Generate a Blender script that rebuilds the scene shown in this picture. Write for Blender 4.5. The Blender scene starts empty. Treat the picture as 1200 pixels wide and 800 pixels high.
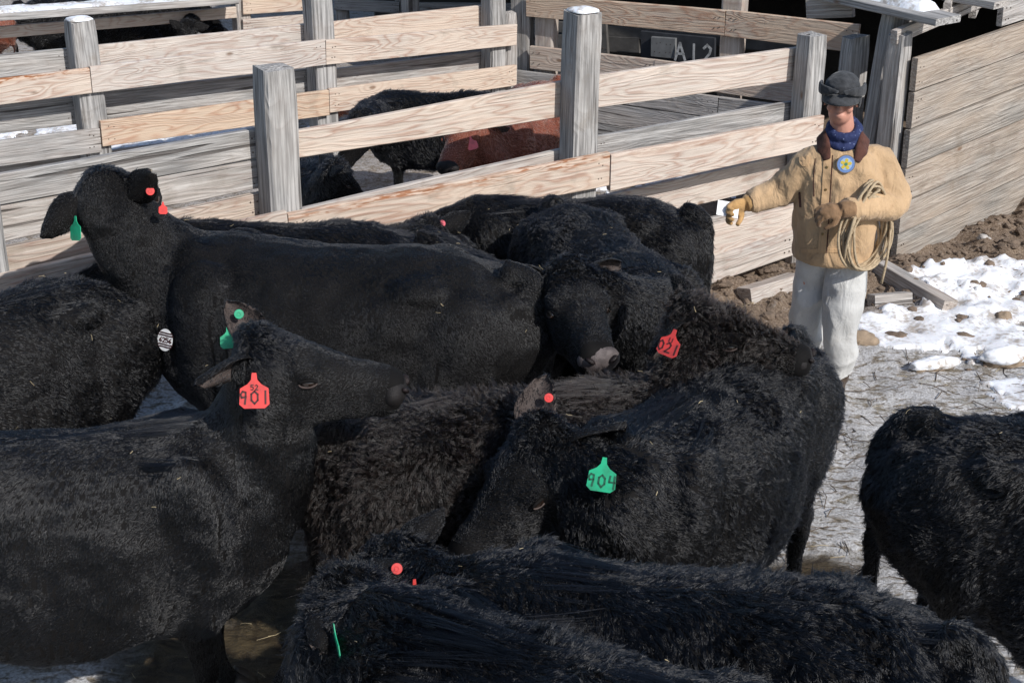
import bpy, bmesh, math, random, os
import numpy as np
from mathutils import Vector, Matrix
# ------------------------------------------------------------------ camera, world, sun
C = bpy.context.scene.collection
SC = bpy.context.scene
R = math.radians
CAM_H, PITCH, FPX = 3.5, R(23.5), 1654.0
cd = bpy.data.cameras.new('camera'); cam = bpy.data.objects.new('camera', cd); C.objects.link(cam)
cam.location = (0, 0, CAM_H); cam.rotation_euler = (R(90) - PITCH, 0, 0)
cd.sensor_width = 36; cd.lens = 36 * FPX / 1200; cd.clip_end = 2000; cd.clip_start = .1
SC.camera = cam
SUN_AZ, SUN_EL = R(137), R(38)
w = bpy.data.worlds.new('World'); SC.world = w; w.use_nodes = True
nt = w.node_tree; nt.nodes.clear()
sky = nt.nodes.new('ShaderNodeTexSky'); sky.sky_type = 'NISHITA'; sky.sun_disc = False
sky.sun_elevation = SUN_EL; sky.sun_rotation = SUN_AZ
bg = nt.nodes.new('ShaderNodeBackground'); bg.inputs[1].default_value = .13
wo = nt.nodes.new('ShaderNodeOutputWorld')
nt.links.new(sky.outputs[0], bg.inputs[0]); nt.links.new(bg.outputs[0], wo.inputs[0])
sl = bpy.data.lights.new('sun', 'SUN'); sl.energy = 4.5; sl.angle = R(.6); sl.color = (1, .965, .92)
so = bpy.data.objects.new('sun', sl); C.objects.link(so); so.location = (5, -5, 10)
sd = Vector((math.sin(SUN_AZ) * math.cos(SUN_EL), math.cos(SUN_AZ) * math.cos(SUN_EL), math.sin(SUN_EL)))
so.rotation_euler = sd.to_track_quat('Z', 'Y').to_euler()
SC.view_settings.view_transform = 'Standard'; SC.view_settings.look = 'None'
SC.view_settings.exposure = 0.0; SC.view_settings.gamma = 1
SC.cycles.max_bounces = 6; SC.cycles.diffuse_bounces = 3; SC.cycles.glossy_bounces = 3
SC.cycles.use_denoising = True
QUICK = ''
rng = np.random.default_rng(7); rnd = random.Random(5)

# ------------------------------------------------------------------ helpers
def ray(px, py):
    a = (px - 600) / FPX; b = (400 - py) / FPX
    return Vector((a, math.cos(PITCH) + b * math.sin(PITCH), -math.sin(PITCH) + b * math.cos(PITCH)))
CP = Vector((0, 0, CAM_H))
def atz(px, py, z): d = ray(px, py); return CP + d * ((z - CAM_H) / d.z)
def aty(px, py, y): d = ray(px, py); return CP + d * (y / d.y)
class Plane:
    def __init__(s, x, y, az):
        a = R(az); s.p = Vector((x, y, 0)); s.dir = Vector((math.sin(a), math.cos(a), 0)); s.n = Vector((math.cos(a), -math.sin(a), 0))  # n towards the camera side
    def at(s, px, py, off=0):
        d = ray(px, py); p0 = s.p + s.n * off
        return CP + d * ((p0 - CP).dot(s.n) / d.dot(s.n))
def tag(o, label=None, cat=None, group=None, kind=None):
    if label: o['label'] = label
    if cat: o['category'] = cat
    if group: o['group'] = group
    if kind: o['kind'] = kind
    return o
def empty(name, loc, label, cat, group=None, rot=None):
    o = bpy.data.objects.new(name, None); C.objects.link(o); o.location = loc; o.empty_display_size = .2
    if rot is not None: o.rotation_euler = rot
    return tag(o, label, cat, group)
def link(name, me, mats, parent=None, smooth=False, M=None):
    if not isinstance(mats, (list, tuple)): mats = [mats]
    for m in mats: me.materials.append(m)
    if smooth: me.polygons.foreach_set('use_smooth', [True] * len(me.polygons))
    o = bpy.data.objects.new(name, me); C.objects.link(o)
    if parent: o.parent = parent
    if M is not None: o.matrix_basis = M
    return o
def mesh_from(V, F, name='m'):
    me = bpy.data.meshes.new(name); me.from_pydata([tuple(v) for v in V], [], F); me.update(); return me
def frame(origin, x, zhint):
    x = Vector(x).normalized(); y = Vector(zhint).cross(x).normalized(); z = x.cross(y)
    M = Matrix((x, y, z)).transposed().to_4x4(); M.translation = origin; return M
def fbm(P, scale, seed=0, octv=4):
    """value noise, P (n,3) -> (n,) in about -1..1"""
    P = np.asarray(P, float); out = np.zeros(len(P)); amp = 1.; tot = 0
    for o in range(octv):
        q = P * scale * (2 ** o) + seed * 17.3 + o * 5.1; i = np.floor(q).astype(np.int64); f = q - i; f = f * f * (3 - 2 * f)
        v = 0
        for dx in (0, 1):
            for dy in (0, 1):
                for dz in (0, 1):
                    h = (i[:, 0] + dx) * 374761393 + (i[:, 1] + dy) * 668265263 + (i[:, 2] + dz) * 1274126177 + seed * 9176 + o * 131
                    h = (h ^ (h >> 13)) * 1274126177 & 0x7fffffff; h = (h ^ (h >> 16)) & 0xffff
                    wgt = (f[:, 0] if dx else 1 - f[:, 0]) * (f[:, 1] if dy else 1 - f[:, 1]) * (f[:, 2] if dz else 1 - f[:, 2])
                    v = v + wgt * (h / 32767.5 - 1)
        out += v * amp; tot += amp; amp *= .5
    return out / tot * 1.6

# ------------------------------------------------------------------ materials
class NT:
    def __init__(s, name):
        s.m = bpy.data.materials.new(name); s.m.use_nodes = True; s.t = s.m.node_tree; s.t.nodes.clear()
        s.out = s.t.nodes.new('ShaderNodeOutputMaterial'); s.b = s.t.nodes.new('ShaderNodeBsdfPrincipled')
        s.t.links.new(s.b.outputs[0], s.out.inputs[0])
    def n(s, typ, ins={}, **kw):
        nd = s.t.nodes.new(typ)
        for k, v in kw.items(): setattr(nd, k, v)
        for k, v in ins.items():
            if isinstance(v, bpy.types.NodeSocket): s.t.links.new(v, nd.inputs[k])
            else: nd.inputs[k].default_value = v
        return nd
    def set(s, k, v):
        if isinstance(v, bpy.types.NodeSocket): s.t.links.new(v, s.b.inputs[k])
        else: s.b.inputs[k].default_value = v
    def noise(s, vec, scale, detail=4, rough=.55, dist=0):
        return s.n('ShaderNodeTexNoise', {'Vector': vec, 'Scale': scale, 'Detail': detail, 'Roughness': rough, 'Distortion': dist}).outputs[0]
    def math(s, op, a, b=0., c=0., clamp=False):
        nd = s.n('ShaderNodeMath', operation=op, use_clamp=clamp)
        for i, v in enumerate((a, b, c)):
            if isinstance(v, bpy.types.NodeSocket): s.t.links.new(v, nd.inputs[i])
            else: nd.inputs[i].default_value = v
        return nd.outputs[0]
    def ramp(s, v, a, b, lo=0., hi=1.):
        return s.n('ShaderNodeMapRange', {0: v, 1: a, 2: b, 3: lo, 4: hi}).outputs[0]
    def mix(s, f, a, b, mode='MIX'):
        nd = s.n('ShaderNodeMix', data_type='RGBA', blend_type=mode)
        for k, v in ((0, f), (6, a), (7, b)):
            if isinstance(v, bpy.types.NodeSocket): s.t.links.new(v, nd.inputs[k])
            else: nd.inputs[k].default_value = v if k == 0 else (*v, 1) if len(v) == 3 else v
        return nd.outputs[2]
    def bump(s, h, strength=.3, dist=.01):
        s.set('Normal', s.n('ShaderNodeBump', {'Height': h, 'Strength': strength, 'Distance': dist}).outputs[0])
    def coord(s, kind='Object'): return s.n('ShaderNodeTexCoord').outputs[kind]
    def vmul(s, v, xyz): return s.n('ShaderNodeVectorMath', {0: v, 1: xyz}, operation='MULTIPLY').outputs[0]
    def vadd(s, v, xyz): return s.n('ShaderNodeVectorMath', {0: v, 1: xyz}, operation='ADD').outputs[0]

def simple(name, col, rough=.7, var=.15, scale=8, bump=0, metal=0, spec=None):
    t = NT(name); c = t.coord()
    n = t.noise(c, scale, 5)
    f = t.ramp(n, .3, .7)
    t.set('Base Color', t.mix(f, tuple(x * (1 - var) for x in col), tuple(min(1, x * (1 + var)) for x in col)))
    t.set('Roughness', rough); t.set('Metallic', metal)
    if spec is not None: t.set('Specular IOR Level', spec)
    if bump: t.bump(t.noise(c, scale * 4, 5), bump, .01)
    return t.m

def wood(name='sawn_wood', dark=1.):
    """long grain along local X; object colour: R weathering, G honey tone, B orange bark stripe on the upper edge"""
    t = NT(name); c = t.coord(); oi = t.n('ShaderNodeObjectInfo')
    sep = t.n('ShaderNodeSeparateColor', {0: oi.outputs['Color']}); Rr, Gg, Bb = sep.outputs
    off = t.n('ShaderNodeCombineXYZ', {0: t.math('MULTIPLY', oi.outputs['Random'], 37.), 1: t.math('MULTIPLY', oi.outputs['Random'], 11.), 2: t.math('MULTIPLY', oi.outputs['Random'], 23.)}).outputs[0]
    p = t.vadd(c, off)
    # knots
    vor = t.n('ShaderNodeTexVoronoi', {'Vector': t.vmul(p, (1.5, .001, 3.6)), 'Scale': 1.0, 'Randomness': 1.0})
    kd = vor.outputs['Distance']; knot = t.ramp(kd, 0.04, .22, 1, 0)
    core = t.ramp(kd, .03, .065, 1, 0)
    # cathedral grain
    lf = t.noise(t.vmul(p, (.9, 1.5, 5.5)), 1.0, 3, .5, .4)
    sx = t.n('ShaderNodeSeparateXYZ', {0: p}).outputs
    band = t.math('ADD', t.math('MULTIPLY', lf, 15.), t.math('ADD', t.math('MULTIPLY', sx[2], 9.), t.math('MULTIPLY', knot, 1.6)))
    ring = t.math('FRACT', band)
    ring = t.ramp(t.math('ABSOLUTE', t.math('SUBTRACT', ring, .5)), .12, .5)       # 1 = latewood line
    fine = t.noise(t.vmul(p, (2.5, 60, 90)), 1.0, 4, .6)
    blotch = t.noise(t.vmul(p, (1.6, 3, 5)), 1.0, 3)
    fresh_lo = t.mix(Gg, (.60, .53, .47), (.54, .41, .30)); fresh_hi = t.mix(Gg, (.34, .17, .11), (.34, .145, .075))
    vis = t.math('MULTIPLY', t.math('POWER', ring, 1.6), t.ramp(blotch, .38, .6, .25, 1.0))
    fresh = t.mix(t.math('MULTIPLY', vis, .7), fresh_lo, fresh_hi)
    grey = t.mix(t.ramp(fine, .35, .68), (.17, .165, .16), (.44, .43, .42))
    grey = t.mix(t.math('MULTIPLY', t.math('POWER', ring, 3.), .12), grey, (.17, .15, .13))
    wmask = t.math('ADD', Rr, t.math('MULTIPLY', t.math('SUBTRACT', blotch, .5), .9), clamp=True)
    col = t.mix(wmask, fresh, grey)
    col = t.mix(t.ramp(fine, .5, .8, 0, .35), col, t.mix(.5, col, (.75, .72, .68)))
    col = t.mix(t.math('MULTIPLY', core, .75), col, (.16, .09, .05))
    # checks (dark cracks)
    cr = t.noise(t.vmul(p, (1.1, 20, 34)), 1.0, 2, .4); crack = t.ramp(cr, .655, .70)
    crack = t.math('MULTIPLY', crack, t.ramp(Rr, .2, .9, .12, .8 if dark == 1 else .35))
    col = t.mix(crack, col, (.07, .06, .055))
    # stains and splashed mud
    st = t.noise(t.vadd(p, (5, 5, 5)), 3.2, 6, .65); col = t.mix(t.ramp(st, .58, .75, 0, .55), col, (.20, .165, .13))
    # orange wane along the upper edge
    loc = t.n('ShaderNodeSeparateXYZ', {0: c}).outputs
    wav = t.noise(t.vmul(p, (1.5, 1, 1)), 1.5, 3)
    edge = t.ramp(t.math('ADD', loc[2], t.math('MULTIPLY', wav, .09)), .095, .115)
    bark = t.mix(t.ramp(t.noise(t.vmul(p, (10, 30, 60)), 1.0, 4), .48, .56), (.30, .12, .05), (.55, .42, .33))
    col = t.mix(t.math('MULTIPLY', t.math('MULTIPLY', edge, t.ramp(t.noise(t.vmul(p, (3, 1, 30)), 1.0, 4), .4, .55)), Bb), col, bark)
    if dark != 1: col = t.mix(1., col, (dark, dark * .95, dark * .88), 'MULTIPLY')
    t.set('Base Color', col); t.set('Roughness', .82); t.set('Specular IOR Level', .25)
    h = t.math('ADD', t.math('MULTIPLY', fine, .6), t.math('SUBTRACT', t.math('MULTIPLY', ring, .25), t.math('MULTIPLY', crack, 1.6)))
    t.bump(h, .8, .010)
    return t.m
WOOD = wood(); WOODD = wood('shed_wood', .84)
NAIL = simple('rusty_nail', (.06, .04, .03), .6, .3, 60)
def snow_mat():
    t = NT('snow'); c = t.coord()
    n = t.noise(c, 30, 6); m = t.noise(c, 6, 4)
    t.set('Base Color', t.mix(t.ramp(t.math('ADD', t.math('MULTIPLY', m, .6), t.math('MULTIPLY', n, .45)), .52, .64, 0, .85), (.78, .80, .84), (.33, .28, .23)))
    t.set('Roughness', .6); t.set('Subsurface Weight', .15); t.set('Subsurface Radius', (.01, .015, .02)); t.set('Subsurface Scale', .5)
    t.bump(t.math('ADD', n, m), .4, .01); return t.m
SNOW = snow_mat()

# ------------------------------------------------------------------ ground
MAIN = Plane(1.99, 9.5, 57); BARN = Plane(2.7, 9.42, 46)
def linedist(X, Y, pl): return (X - pl.p.x) * pl.n.x + (Y - pl.p.y) * pl.n.y      # + on the camera side
def smooth01(v, a, b): t = np.clip((v - a) / (b - a), 0, 1); return t * t * (3 - 2 * t)
def ground_h(X, Y):
    X = np.asarray(X, float); Y = np.asarray(Y, float); s = X.shape
    P = np.stack([X.ravel(), Y.ravel(), 0 * X.ravel()], 1)
    lum = fbm(P, .9, 1, 3).reshape(s) * .03; mid = fbm(P, 4.5, 2, 4).reshape(s) * .016; fi = fbm(P, 14, 3, 3).reshape(s)
    d1 = linedist(X, Y, MAIN); d2 = linedist(X, Y, BARN)
    d = np.where(X < 2.7, d1, d2)
    bank = smooth01(-d, -1.5, -.35) * smooth01(X, .4, 1.3) * (1 - smooth01(-d, .6, 1.6))
    lump = np.clip(fbm(P, 5, 5, 4).reshape(s), -.2, 1) * bank * .11
    ruts = np.abs(fbm(P * [1, .6, 1], 3.2, 8, 3).reshape(s)) * .03 * (1 - bank)
    return lum * .6 + mid - .01 + fi * (.004 + .01 * bank) + lump + bank * .02 - ruts
def masks(X, Y):
    P = np.stack([X.ravel(), Y.ravel(), 0 * X.ravel()], 1); s = X.shape
    d1 = linedist(X, Y, MAIN); d2 = linedist(X, Y, BARN); d = np.where(X < 2.7, d1, d2)
    n = fbm(P, 2.2, 11, 4).reshape(s)
    dirt = smooth01(-d + n * .25, -1.15, -.75) * smooth01(X + n * .2, .3, .9)
    dirt = np.maximum(dirt, smooth01(-d1, .2, .5) * .45)
    wet = smooth01(1.0 - np.hypot((X + .35) / 1.5, (Y - 4.5) / 1.2) + n * .35, -.05, .25)
    wet = np.maximum(wet, smooth01(.45 - np.hypot((X - 1.35) / .8, (Y - 5.45) / .35) + n * .3, -.05, .2))
    return dirt, wet
def grid_axis(a0, a1, step, far):
    c = np.arange(a0, a1 + 1e-6, step); o = [a1 + .5 * 1.6 ** k for k in range(1, 20) if .5 * 1.6 ** k < far]
    return np.concatenate([[2 * (a0 + a1) / 2 - v for v in o[::-1]], c, o])
gs = .04 if not QUICK else .12
gx = grid_axis(-5, 5.2, gs, 900); gy = grid_axis(2.2, 13, gs, 900)
X, Y = np.meshgrid(gx, gy); Z = ground_h(X, Y)
near = (X > -5.3) & (X < 5.5) & (Y > 1.8) & (Y < 14)
nx, ny = len(gx), len(gy)
V = np.stack([X, Y, Z], -1).reshape(-1, 3)
i = np.arange(nx * ny).reshape(ny, nx); F = np.stack([i[:-1, :-1], i[:-1, 1:], i[1:, 1:], i[1:, :-1]], -1).reshape(-1, 4)
me = bpy.data.meshes.new('ground')
me.vertices.add(len(V)); me.vertices.foreach_set('co', V.ravel()); me.loops.add(F.size); me.loops.foreach_set('vertex_index', F.ravel().astype(np.int32))
me.polygons.add(len(F)); me.polygons.foreach_set('loop_start', np.arange(0, F.size, 4, dtype=np.int32)); me.update(calc_edges=True)
dm, wm = masks(X, Y)
for nm, a in (('dirt', dm), ('wet', wm)):
    at = me.attributes.new(nm, 'FLOAT', 'POINT'); at.data.foreach_set('value', a.ravel().astype(np.float32))
def ground_mat():
    t = NT('frozen_mud'); c = t.coord()
    dirt = t.n('ShaderNodeAttribute', attribute_name='dirt').outputs['Fac']; wet = t.n('ShaderNodeAttribute', attribute_name='wet').outputs['Fac']
    n1 = t.noise(c, 3, 6, .6, .3); n2 = t.noise(c, 22, 8, .7); n3 = t.noise(c, 75, 6, .7); n4 = t.noise(t.vmul(c, (1, 2.2, 1)), 8, 6, .62, 1.2)
    mud = t.mix(t.ramp(n2, .35, .65), (.10, .075, .05), (.23, .18, .13))
    frost = t.mix(t.ramp(n3, .35, .62), (.27, .255, .24), (.62, .62, .63))
    fm = t.math('ADD', t.math('MULTIPLY', n4, .75), t.math('MULTIPLY', n2, .45))
    col = t.mix(t.ramp(fm, .50, .62), t.mix(t.ramp(n3, .4, .6), (.10, .085, .065), (.26, .22, .17)), frost)
    col = t.mix(t.ramp(n1, .56, .68, 0, .5), col, (.16, .14, .085))
    d2 = t.mix(t.ramp(n3, .42, .66), (.11, .075, .05), (.30, .23, .17)); d2 = t.mix(t.ramp(n2, .57, .68, 0, .55), d2, (.40, .35, .31))
    col = t.mix(dirt, col, d2)
    wt = t.mix(t.ramp(n4, .4, .65), (.030, .021, .012), (.10, .075, .04))
    col = t.mix(wet, col, wt)
    t.set('Base Color', col); t.set('Roughness', t.ramp(wet, 0, 1, .88, .42)); t.set('Specular IOR Level', .3)
    t.bump(t.math('ADD', t.math('MULTIPLY', n2, 1.2), t.math('ADD', t.math('MULTIPLY', n3, .5), n4)), .7, .02)
    return t.m
g = link('ground', me, ground_mat(), smooth=True); tag(g, kind='structure')

# snow patches: a thin sheet with a rounded rim standing on the ground
def snow_patch(cx, cy, rx, ry, seed, thick=.05, thr=0.):
    st = .025 if not QUICK else .06
    xs = np.arange(cx - rx, cx + rx, st); ys = np.arange(cy - ry, cy + ry, st); X, Y = np.meshgrid(xs, ys)
    P = np.stack([X.ravel(), Y.ravel(), 0 * X.ravel()], 1)
    e = 1 - np.hypot((X - cx) / rx, (Y - cy) / ry)
    f = e * 1.0 + fbm(P, 2.6, seed, 5).reshape(X.shape) * .75 + fbm(P, 11, seed + 8, 3).reshape(X.shape) * .22 - .25 - thr
    lump = fbm(P, 7, seed + 3, 3).reshape(X.shape)
    T = thick * np.clip(f * 5, 0, 1) ** .5 * (1 + .35 * lump)
    keep = f > 0
    Z = ground_h(X, Y) + np.where(keep, T + .004, -.03)
    ok = keep.copy(); ok[1:] |= keep[:-1]; ok[:-1] |= keep[1:]; ok[:, 1:] |= keep[:, :-1]; ok[:, :-1] |= keep[:, 1:]
    idx = -np.ones(X.shape, int); idx[ok] = np.arange(ok.sum())
    V = np.stack([X, Y, Z], -1)[ok]; q = np.stack([idx[:-1, :-1], idx[:-1, 1:], idx[1:, 1:], idx[1:, :-1]], -1).reshape(-1, 4)
    q = q[(q >= 0).all(1)]
    return V, q
def snow_obj(name, patches, label):
    VV, FF, n = [], [], 0
    for a in patches:
        V, q = snow_patch(*a); VV.append(V); FF.append(q + n); n += len(V)
    me = mesh_from(np.concatenate(VV), np.concatenate(FF).tolist()); o = link(name, me, SNOW, smooth=True); tag(o, kind='structure'); return o
s_c = atz(1150, 370, 0); s_d = atz(1070, 385, 0)
snow_obj('snow', [(s_c.x + .2, s_c.y, .95, .75, 3, .020, .12), (s_d.x, s_d.y, .42, .38, 9, .018, .05), (s_c.x + .35, s_c.y + .75, .9, .45, 12, .022, .05), (3.1, 7.3, .75, .35, 21, .015, .2)], '')
snow_obj('snow_behind_fence', [(-.6, 9.6, 2.2, .7, 31, .03, .15), (-4, 12.6, 3., 1.2, 33, .03, .15), (1.2, 11.6, 1.6, .8, 35, .03, .2), (-2.2, 8.3, 1.2, .5, 37, .03, .1)], '')

# ------------------------------------------------------------------ boards, posts, fences
def board_mesh(L, hl, hr, th, seed, nails=True, warp=.004, step=.12):
    n = max(4, int(L / step)); xs = np.linspace(0, L, n + 1)
    P = np.stack([xs, xs * 0 + seed * 3.1, xs * 0], 1)
    wt = fbm(P, 1.4, seed, 3) * warp; wb = fbm(P, 1.4, seed + 50, 3) * warp; cup = fbm(P, .6, seed + 90, 2) * .006
    V, F = [], []
    b = .004
    for k, x in enumerate(xs):
        h = (hl + (hr - hl) * x / L) / 2; zt = h + wt[k]; zb = -h + wb[k]; y0 = -th / 2 + cup[k]; y1 = th / 2 + cup[k]
        V += [(x, y0 + b, zb), (x, y0, zb + b), (x, y0, zt - b), (x, y0 + b, zt), (x, y1 - b, zt), (x, y1, zt - b), (x, y1, zb + b), (x, y1 - b, zb)]
    for k in range(n):
        for j in range(8):
            a = k * 8 + j; c = k * 8 + (j + 1) % 8; F.append((a, c, c + 8, a + 8))
    F.append(tuple(range(7, -1, -1))); F.append(tuple(n * 8 + j for j in range(8)))
    nm = len(F)
    if nails:
        r_ = random.Random(seed)
        for ex in (.05, .09, L - .05, L - .09):
            for fz in (-.3, .28):
                h = hl / 2; cx = ex + r_.uniform(-.012, .012); cz = fz * 2 * h * .8 + r_.uniform(-.01, .01)
                for ys, sg in ((-th / 2 - .0025, 1), (th / 2 + .0025, -1)):
                    k0 = len(V)
                    for a in range(6): V.append((cx + .0045 * math.cos(a * math.pi / 3), ys + sg * 0, cz + .0045 * math.sin(a * math.pi / 3)))
                    for a in range(6): V.append((cx + .005 * math.cos(a * math.pi / 3), ys + sg * .012, cz + .005 * math.sin(a * math.pi / 3)))
                    F.append(tuple(k0 + a for a in range(6))); F += [(k0 + a, k0 + (a + 1) % 6, k0 + 6 + (a + 1) % 6, k0 + 6 + a) for a in range(6)]
    me = mesh_from(V, F)
    bm = bmesh.new(); bm.from_mesh(me); bmesh.ops.recalc_face_normals(bm, faces=bm.faces); bm.to_mesh(me); bm.free()
    return me, nm
SEED = [0]
def board_pts(parent, lt, lb, rt, rb, th, col, name='board', label=None):
    """a plank whose face runs between four world points"""
    SEED[0] += 1; base = parent.matrix_basis.translation if parent else Vector()
    lc = (lt + lb) / 2; rc = (rt + rb) / 2; L = (rc - lc).length; x = (rc - lc).normalized()
    up = Vector((0, 0, 1)); hl = abs((lt - lb).length); hr = abs((rt - rb).length)
    M = frame(lc - base, x, up)
    me, nm = board_mesh(L, hl, hr, th, SEED[0])
    me.materials.append(WOOD); me.materials.append(NAIL)
    for p in me.polygons[nm:]: p.material_index = 1
    o = bpy.data.objects.new(name, me); C.objects.link(o); o.matrix_basis = M
    if parent: o.parent = parent
    o.color = (*col, 1)
    if label: o['label'] = label
    return o
def board(parent, pl, off, L, Rr, col, th=.04, **k):
    """L, Rr = (px, top, bottom) seen in the photograph, laid on the fence plane"""
    lt, lb = pl.at(L[0], L[1], off), pl.at(L[0], L[2], off); rt, rb = pl.at(Rr[0], Rr[1], off), pl.at(Rr[0], Rr[2], off)
    lt.x = lb.x = (lt.x + lb.x) / 2; lt.y = lb.y = (lt.y + lb.y) / 2; rt.x = rb.x = (rt.x + rb.x) / 2; rt.y = rb.y = (rt.y + rb.y) / 2
    return board_pts(parent, lt, lb, rt, rb, th, col, **k)
def post(parent, x, y, top, w_, d_, az, col, lean=(0, 0), bottom=-.25, snow=False, name='post', seed=None):
    SEED[0] += 1; sd_ = SEED[0]; base = parent.matrix_basis.translation if parent else Vector()
    hgt = top - bottom; n = 14; V, F = [], []
    prof = []
    ch = .018
    for sx, sy in ((-1, -1), (1, -1), (1, 1), (-1, 1)):
        cx, cy = sx * w_ / 2, sy * d_ / 2
        if sx * sy > 0: prof += [(cx, cy - sy * ch), (cx - sx * ch, cy)]
        else: prof += [(cx - sx * ch, cy), (cx, cy - sy * ch)]
    prof = sorted(prof, key=lambda p: math.atan2(p[1], p[0]))
    m = len(prof)
    for k in range(n + 1):
        t = k / n
        for j, (a, b) in enumerate(prof):
            nz = fbm(np.array([[t * hgt * 1.5, j * 9.7 + sd_, 0]]), 1.3, sd_, 3)[0] * .006
            s_ = 1 + nz / .08
            if k == n: s_ *= .93
            V.append((t * hgt + (fbm(np.array([[a * 9, b * 9, sd_]]), 2, 3, 2)[0] * .012 if k == n else 0), a * s_, b * s_))   # local X = up, so the grain runs up
    for k in range(n):
        for j in range(m): F.append((k * m + j, k * m + (j + 1) % m, (k + 1) * m + (j + 1) % m, (k + 1) * m + j))
    F.append(tuple(range(m - 1, -1, -1)))
    tc = len(V); V.append((hgt + .008, 0, 0)); F += [(n * m + j, n * m + (j + 1) % m, tc) for j in range(m)]
    me = mesh_from(V, F); bm = bmesh.new(); bm.from_mesh(me); bmesh.ops.recalc_face_normals(bm, faces=bm.faces); bm.to_mesh(me); bm.free()
    a = R(az); fx = Vector((math.sin(a), math.cos(a), 0)); up = Vector((lean[0], lean[1], 1)).normalized()
    y_ = (fx - up * fx.dot(up)).normalized(); z_ = up.cross(y_)
    M = Matrix((up, y_, z_)).transposed().to_4x4(); M.translation = Vector((x, y, bottom)) - base
    o = link(name, me, WOOD, parent, M=M); o.color = (*col, 1)
    if snow:
        bm = bmesh.new(); bmesh.ops.create_uvsphere(bm, u_segments=20, v_segments=10, radius=1)
        for v in bm.verts:
            nzz = 1 + .12 * math.sin(v.co.x * 5 + sd_) * math.cos(v.co.y * 4)
            e = 2.6; q = Vector((abs(v.co.y) ** (2 / e) * math.copysign(1, v.co.y), abs(v.co.z) ** 1, 0))
            yy, zz = v.co.y, v.co.z; rr = max(1e-6, math.hypot(yy, zz)); k_ = (rr / max(abs(yy), abs(zz), 1e-6)) ** .75
            v.co = Vector((hgt + .004 + max(0, v.co.x) * .028 * nzz, yy * k_ * w_ * .46, zz * k_ * d_ * .46))
        mm = bpy.data.meshes.new('snow_cap'); bm.to_mesh(mm); bm.free(); link('snow_cap', mm, SNOW, o, smooth=True)
    return o
def post_px(parent, pl, off, px, py_top, w_, d_, col, az=None, **k):
    p = pl.at(px, py_top, off); lean = k.get('lean', (0, 0))
    return post(parent, p.x - lean[0] * (p.z + .25), p.y - lean[1] * (p.z + .25), p.z, w_, d_, az if az is not None else math.degrees(math.atan2(pl.dir.x, pl.dir.y)), col, **k)

GREY, PALE, TAN, HONEY, BARK = (.95, .1, 0), (.3, .15, 0), (.12, .55, 0), (.0, .95, 0), (.18, .5, 1)
PALEG = (.6, .1, 0)
fence = empty('fence', (.4, 8.5, 0), 'nearest wooden rail fence, running from the left edge to the corner of the shed', 'fence')
NB, FB = .115, -.115
for px, top, sn, wd in ((320, 78, False, .185), (683, 14, True, .185)):
    post_px(fence, MAIN, 0, px, top, wd, .185, (1, .05, 0), snow=sn, lean=(.012, 0))
post_px(fence, MAIN, 0, 952, 40, .165, .16, (1, .05, 0), lean=(.0, 0))
post_px(fence, MAIN, 0, -45, 135, .185, .185, (1, .05, 0))
# far-side boards
board(fence, MAIN, FB, (-60, 214, 250), (312, 148, 183), (.9, .1, 0))
board(fence, MAIN, FB, (-60, 251, 296), (312, 184, 218), (.72, .1, 0))
board(fence, MAIN, FB, (-60, 303, 338), (312, 223, 252), (.35, .7, 0))
board(fence, MAIN, FB, (325, 156, 188), (672, 93, 134), (.12, .4, 0))
board(fence, MAIN, FB, (672, 91, 130), (944, 54, 92), (.25, .25, 0))
board(fence, MAIN, FB, (325, 250, 285), (690, 166, 200), (.55, .1, 0))
board(fence, MAIN, FB, (693, 160, 193), (942, 116, 150), (.95, .1, 0))
board(fence, MAIN, FB, (700, 230, 266), (950, 174, 208), (.3, .25, 0))
board(fence, MAIN, FB, (340, 332, 372), (950, 236, 268), (.6, .2, 0))
board(fence, MAIN, FB, (560, 392, 430), (935, 274, 300), (.5, .15, 0))
# near-side boards
board(fence, MAIN, NB, (-60, 334, 384), (336, 246, 288), (.2, .45, 0))
board(fence, MAIN, NB, (337, 250, 288), (712, 178, 217), (.08, .6, .9))
board(fence, MAIN, NB, (713, 181, 223), (962, 135, 172), (.15, .3, .3))
board(fence, MAIN, NB, (640, 312, 352), (950, 234, 271), (.25, .25, 0))
board(fence, MAIN, NB + .03, (600, 380, 412), (930, 269, 298), (.45, .15, 0))
post_px(fence, MAIN, .05, 937, 268, .16, .10, (.9, .3, 0))
# the second fence
MID = Plane(-3.2, 10.6, 54)
f2 = empty('fence', (-1.5, 11.8, 0), 'middle wooden rail fence with a honey coloured lower rail, behind the nearest fence', 'fence')
post_px(f2, MID, 0, 93, 24, .20, .19, (1, .05, 0), snow=True, lean=(-.005, 0))
post_px(f2, MID, 0, 370, -34, .20, .19, (1, .05, 0), snow=True)
post_px(f2, MID, 0, 578, -32, .17, .17, (1, .05, 0))
post_px(f2, MID, 0, 596, 14, .13, .12, (.8, .1, 0))
board(f2, MID, .115, (-60, 99, 131), (105, 79, 109), (.1, .4, 1))
board(f2, MID, .115, (106, 78, 109), (380, 46, 76), (.3, .08, 0))
board(f2, MID, .115, (381, 47, 76), (604, 28, 53), (.12, .4, 0))
board(f2, MID, -.115, (-60, 70, 102), (84, 56, 88), (.95, .1, 0))
board(f2, MID, -.115, (100, 54, 86), (366, 27, 58), (.3, .08, 0))
board(f2, MID, -.115, (374, 27, 56), (580, 4, 34), (.12, .5, 0))
board(f2, MID, -.115, (-60, 128, 163), (92, 112, 145), (.95, .1, 0))
board(f2, MID, -.115, (104, 108, 141), (366, 80, 108), (.95, .1, 0))
board(f2, MID, -.115, (374, 82, 106), (580, 58, 80), (.7, .1, 0))
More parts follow.
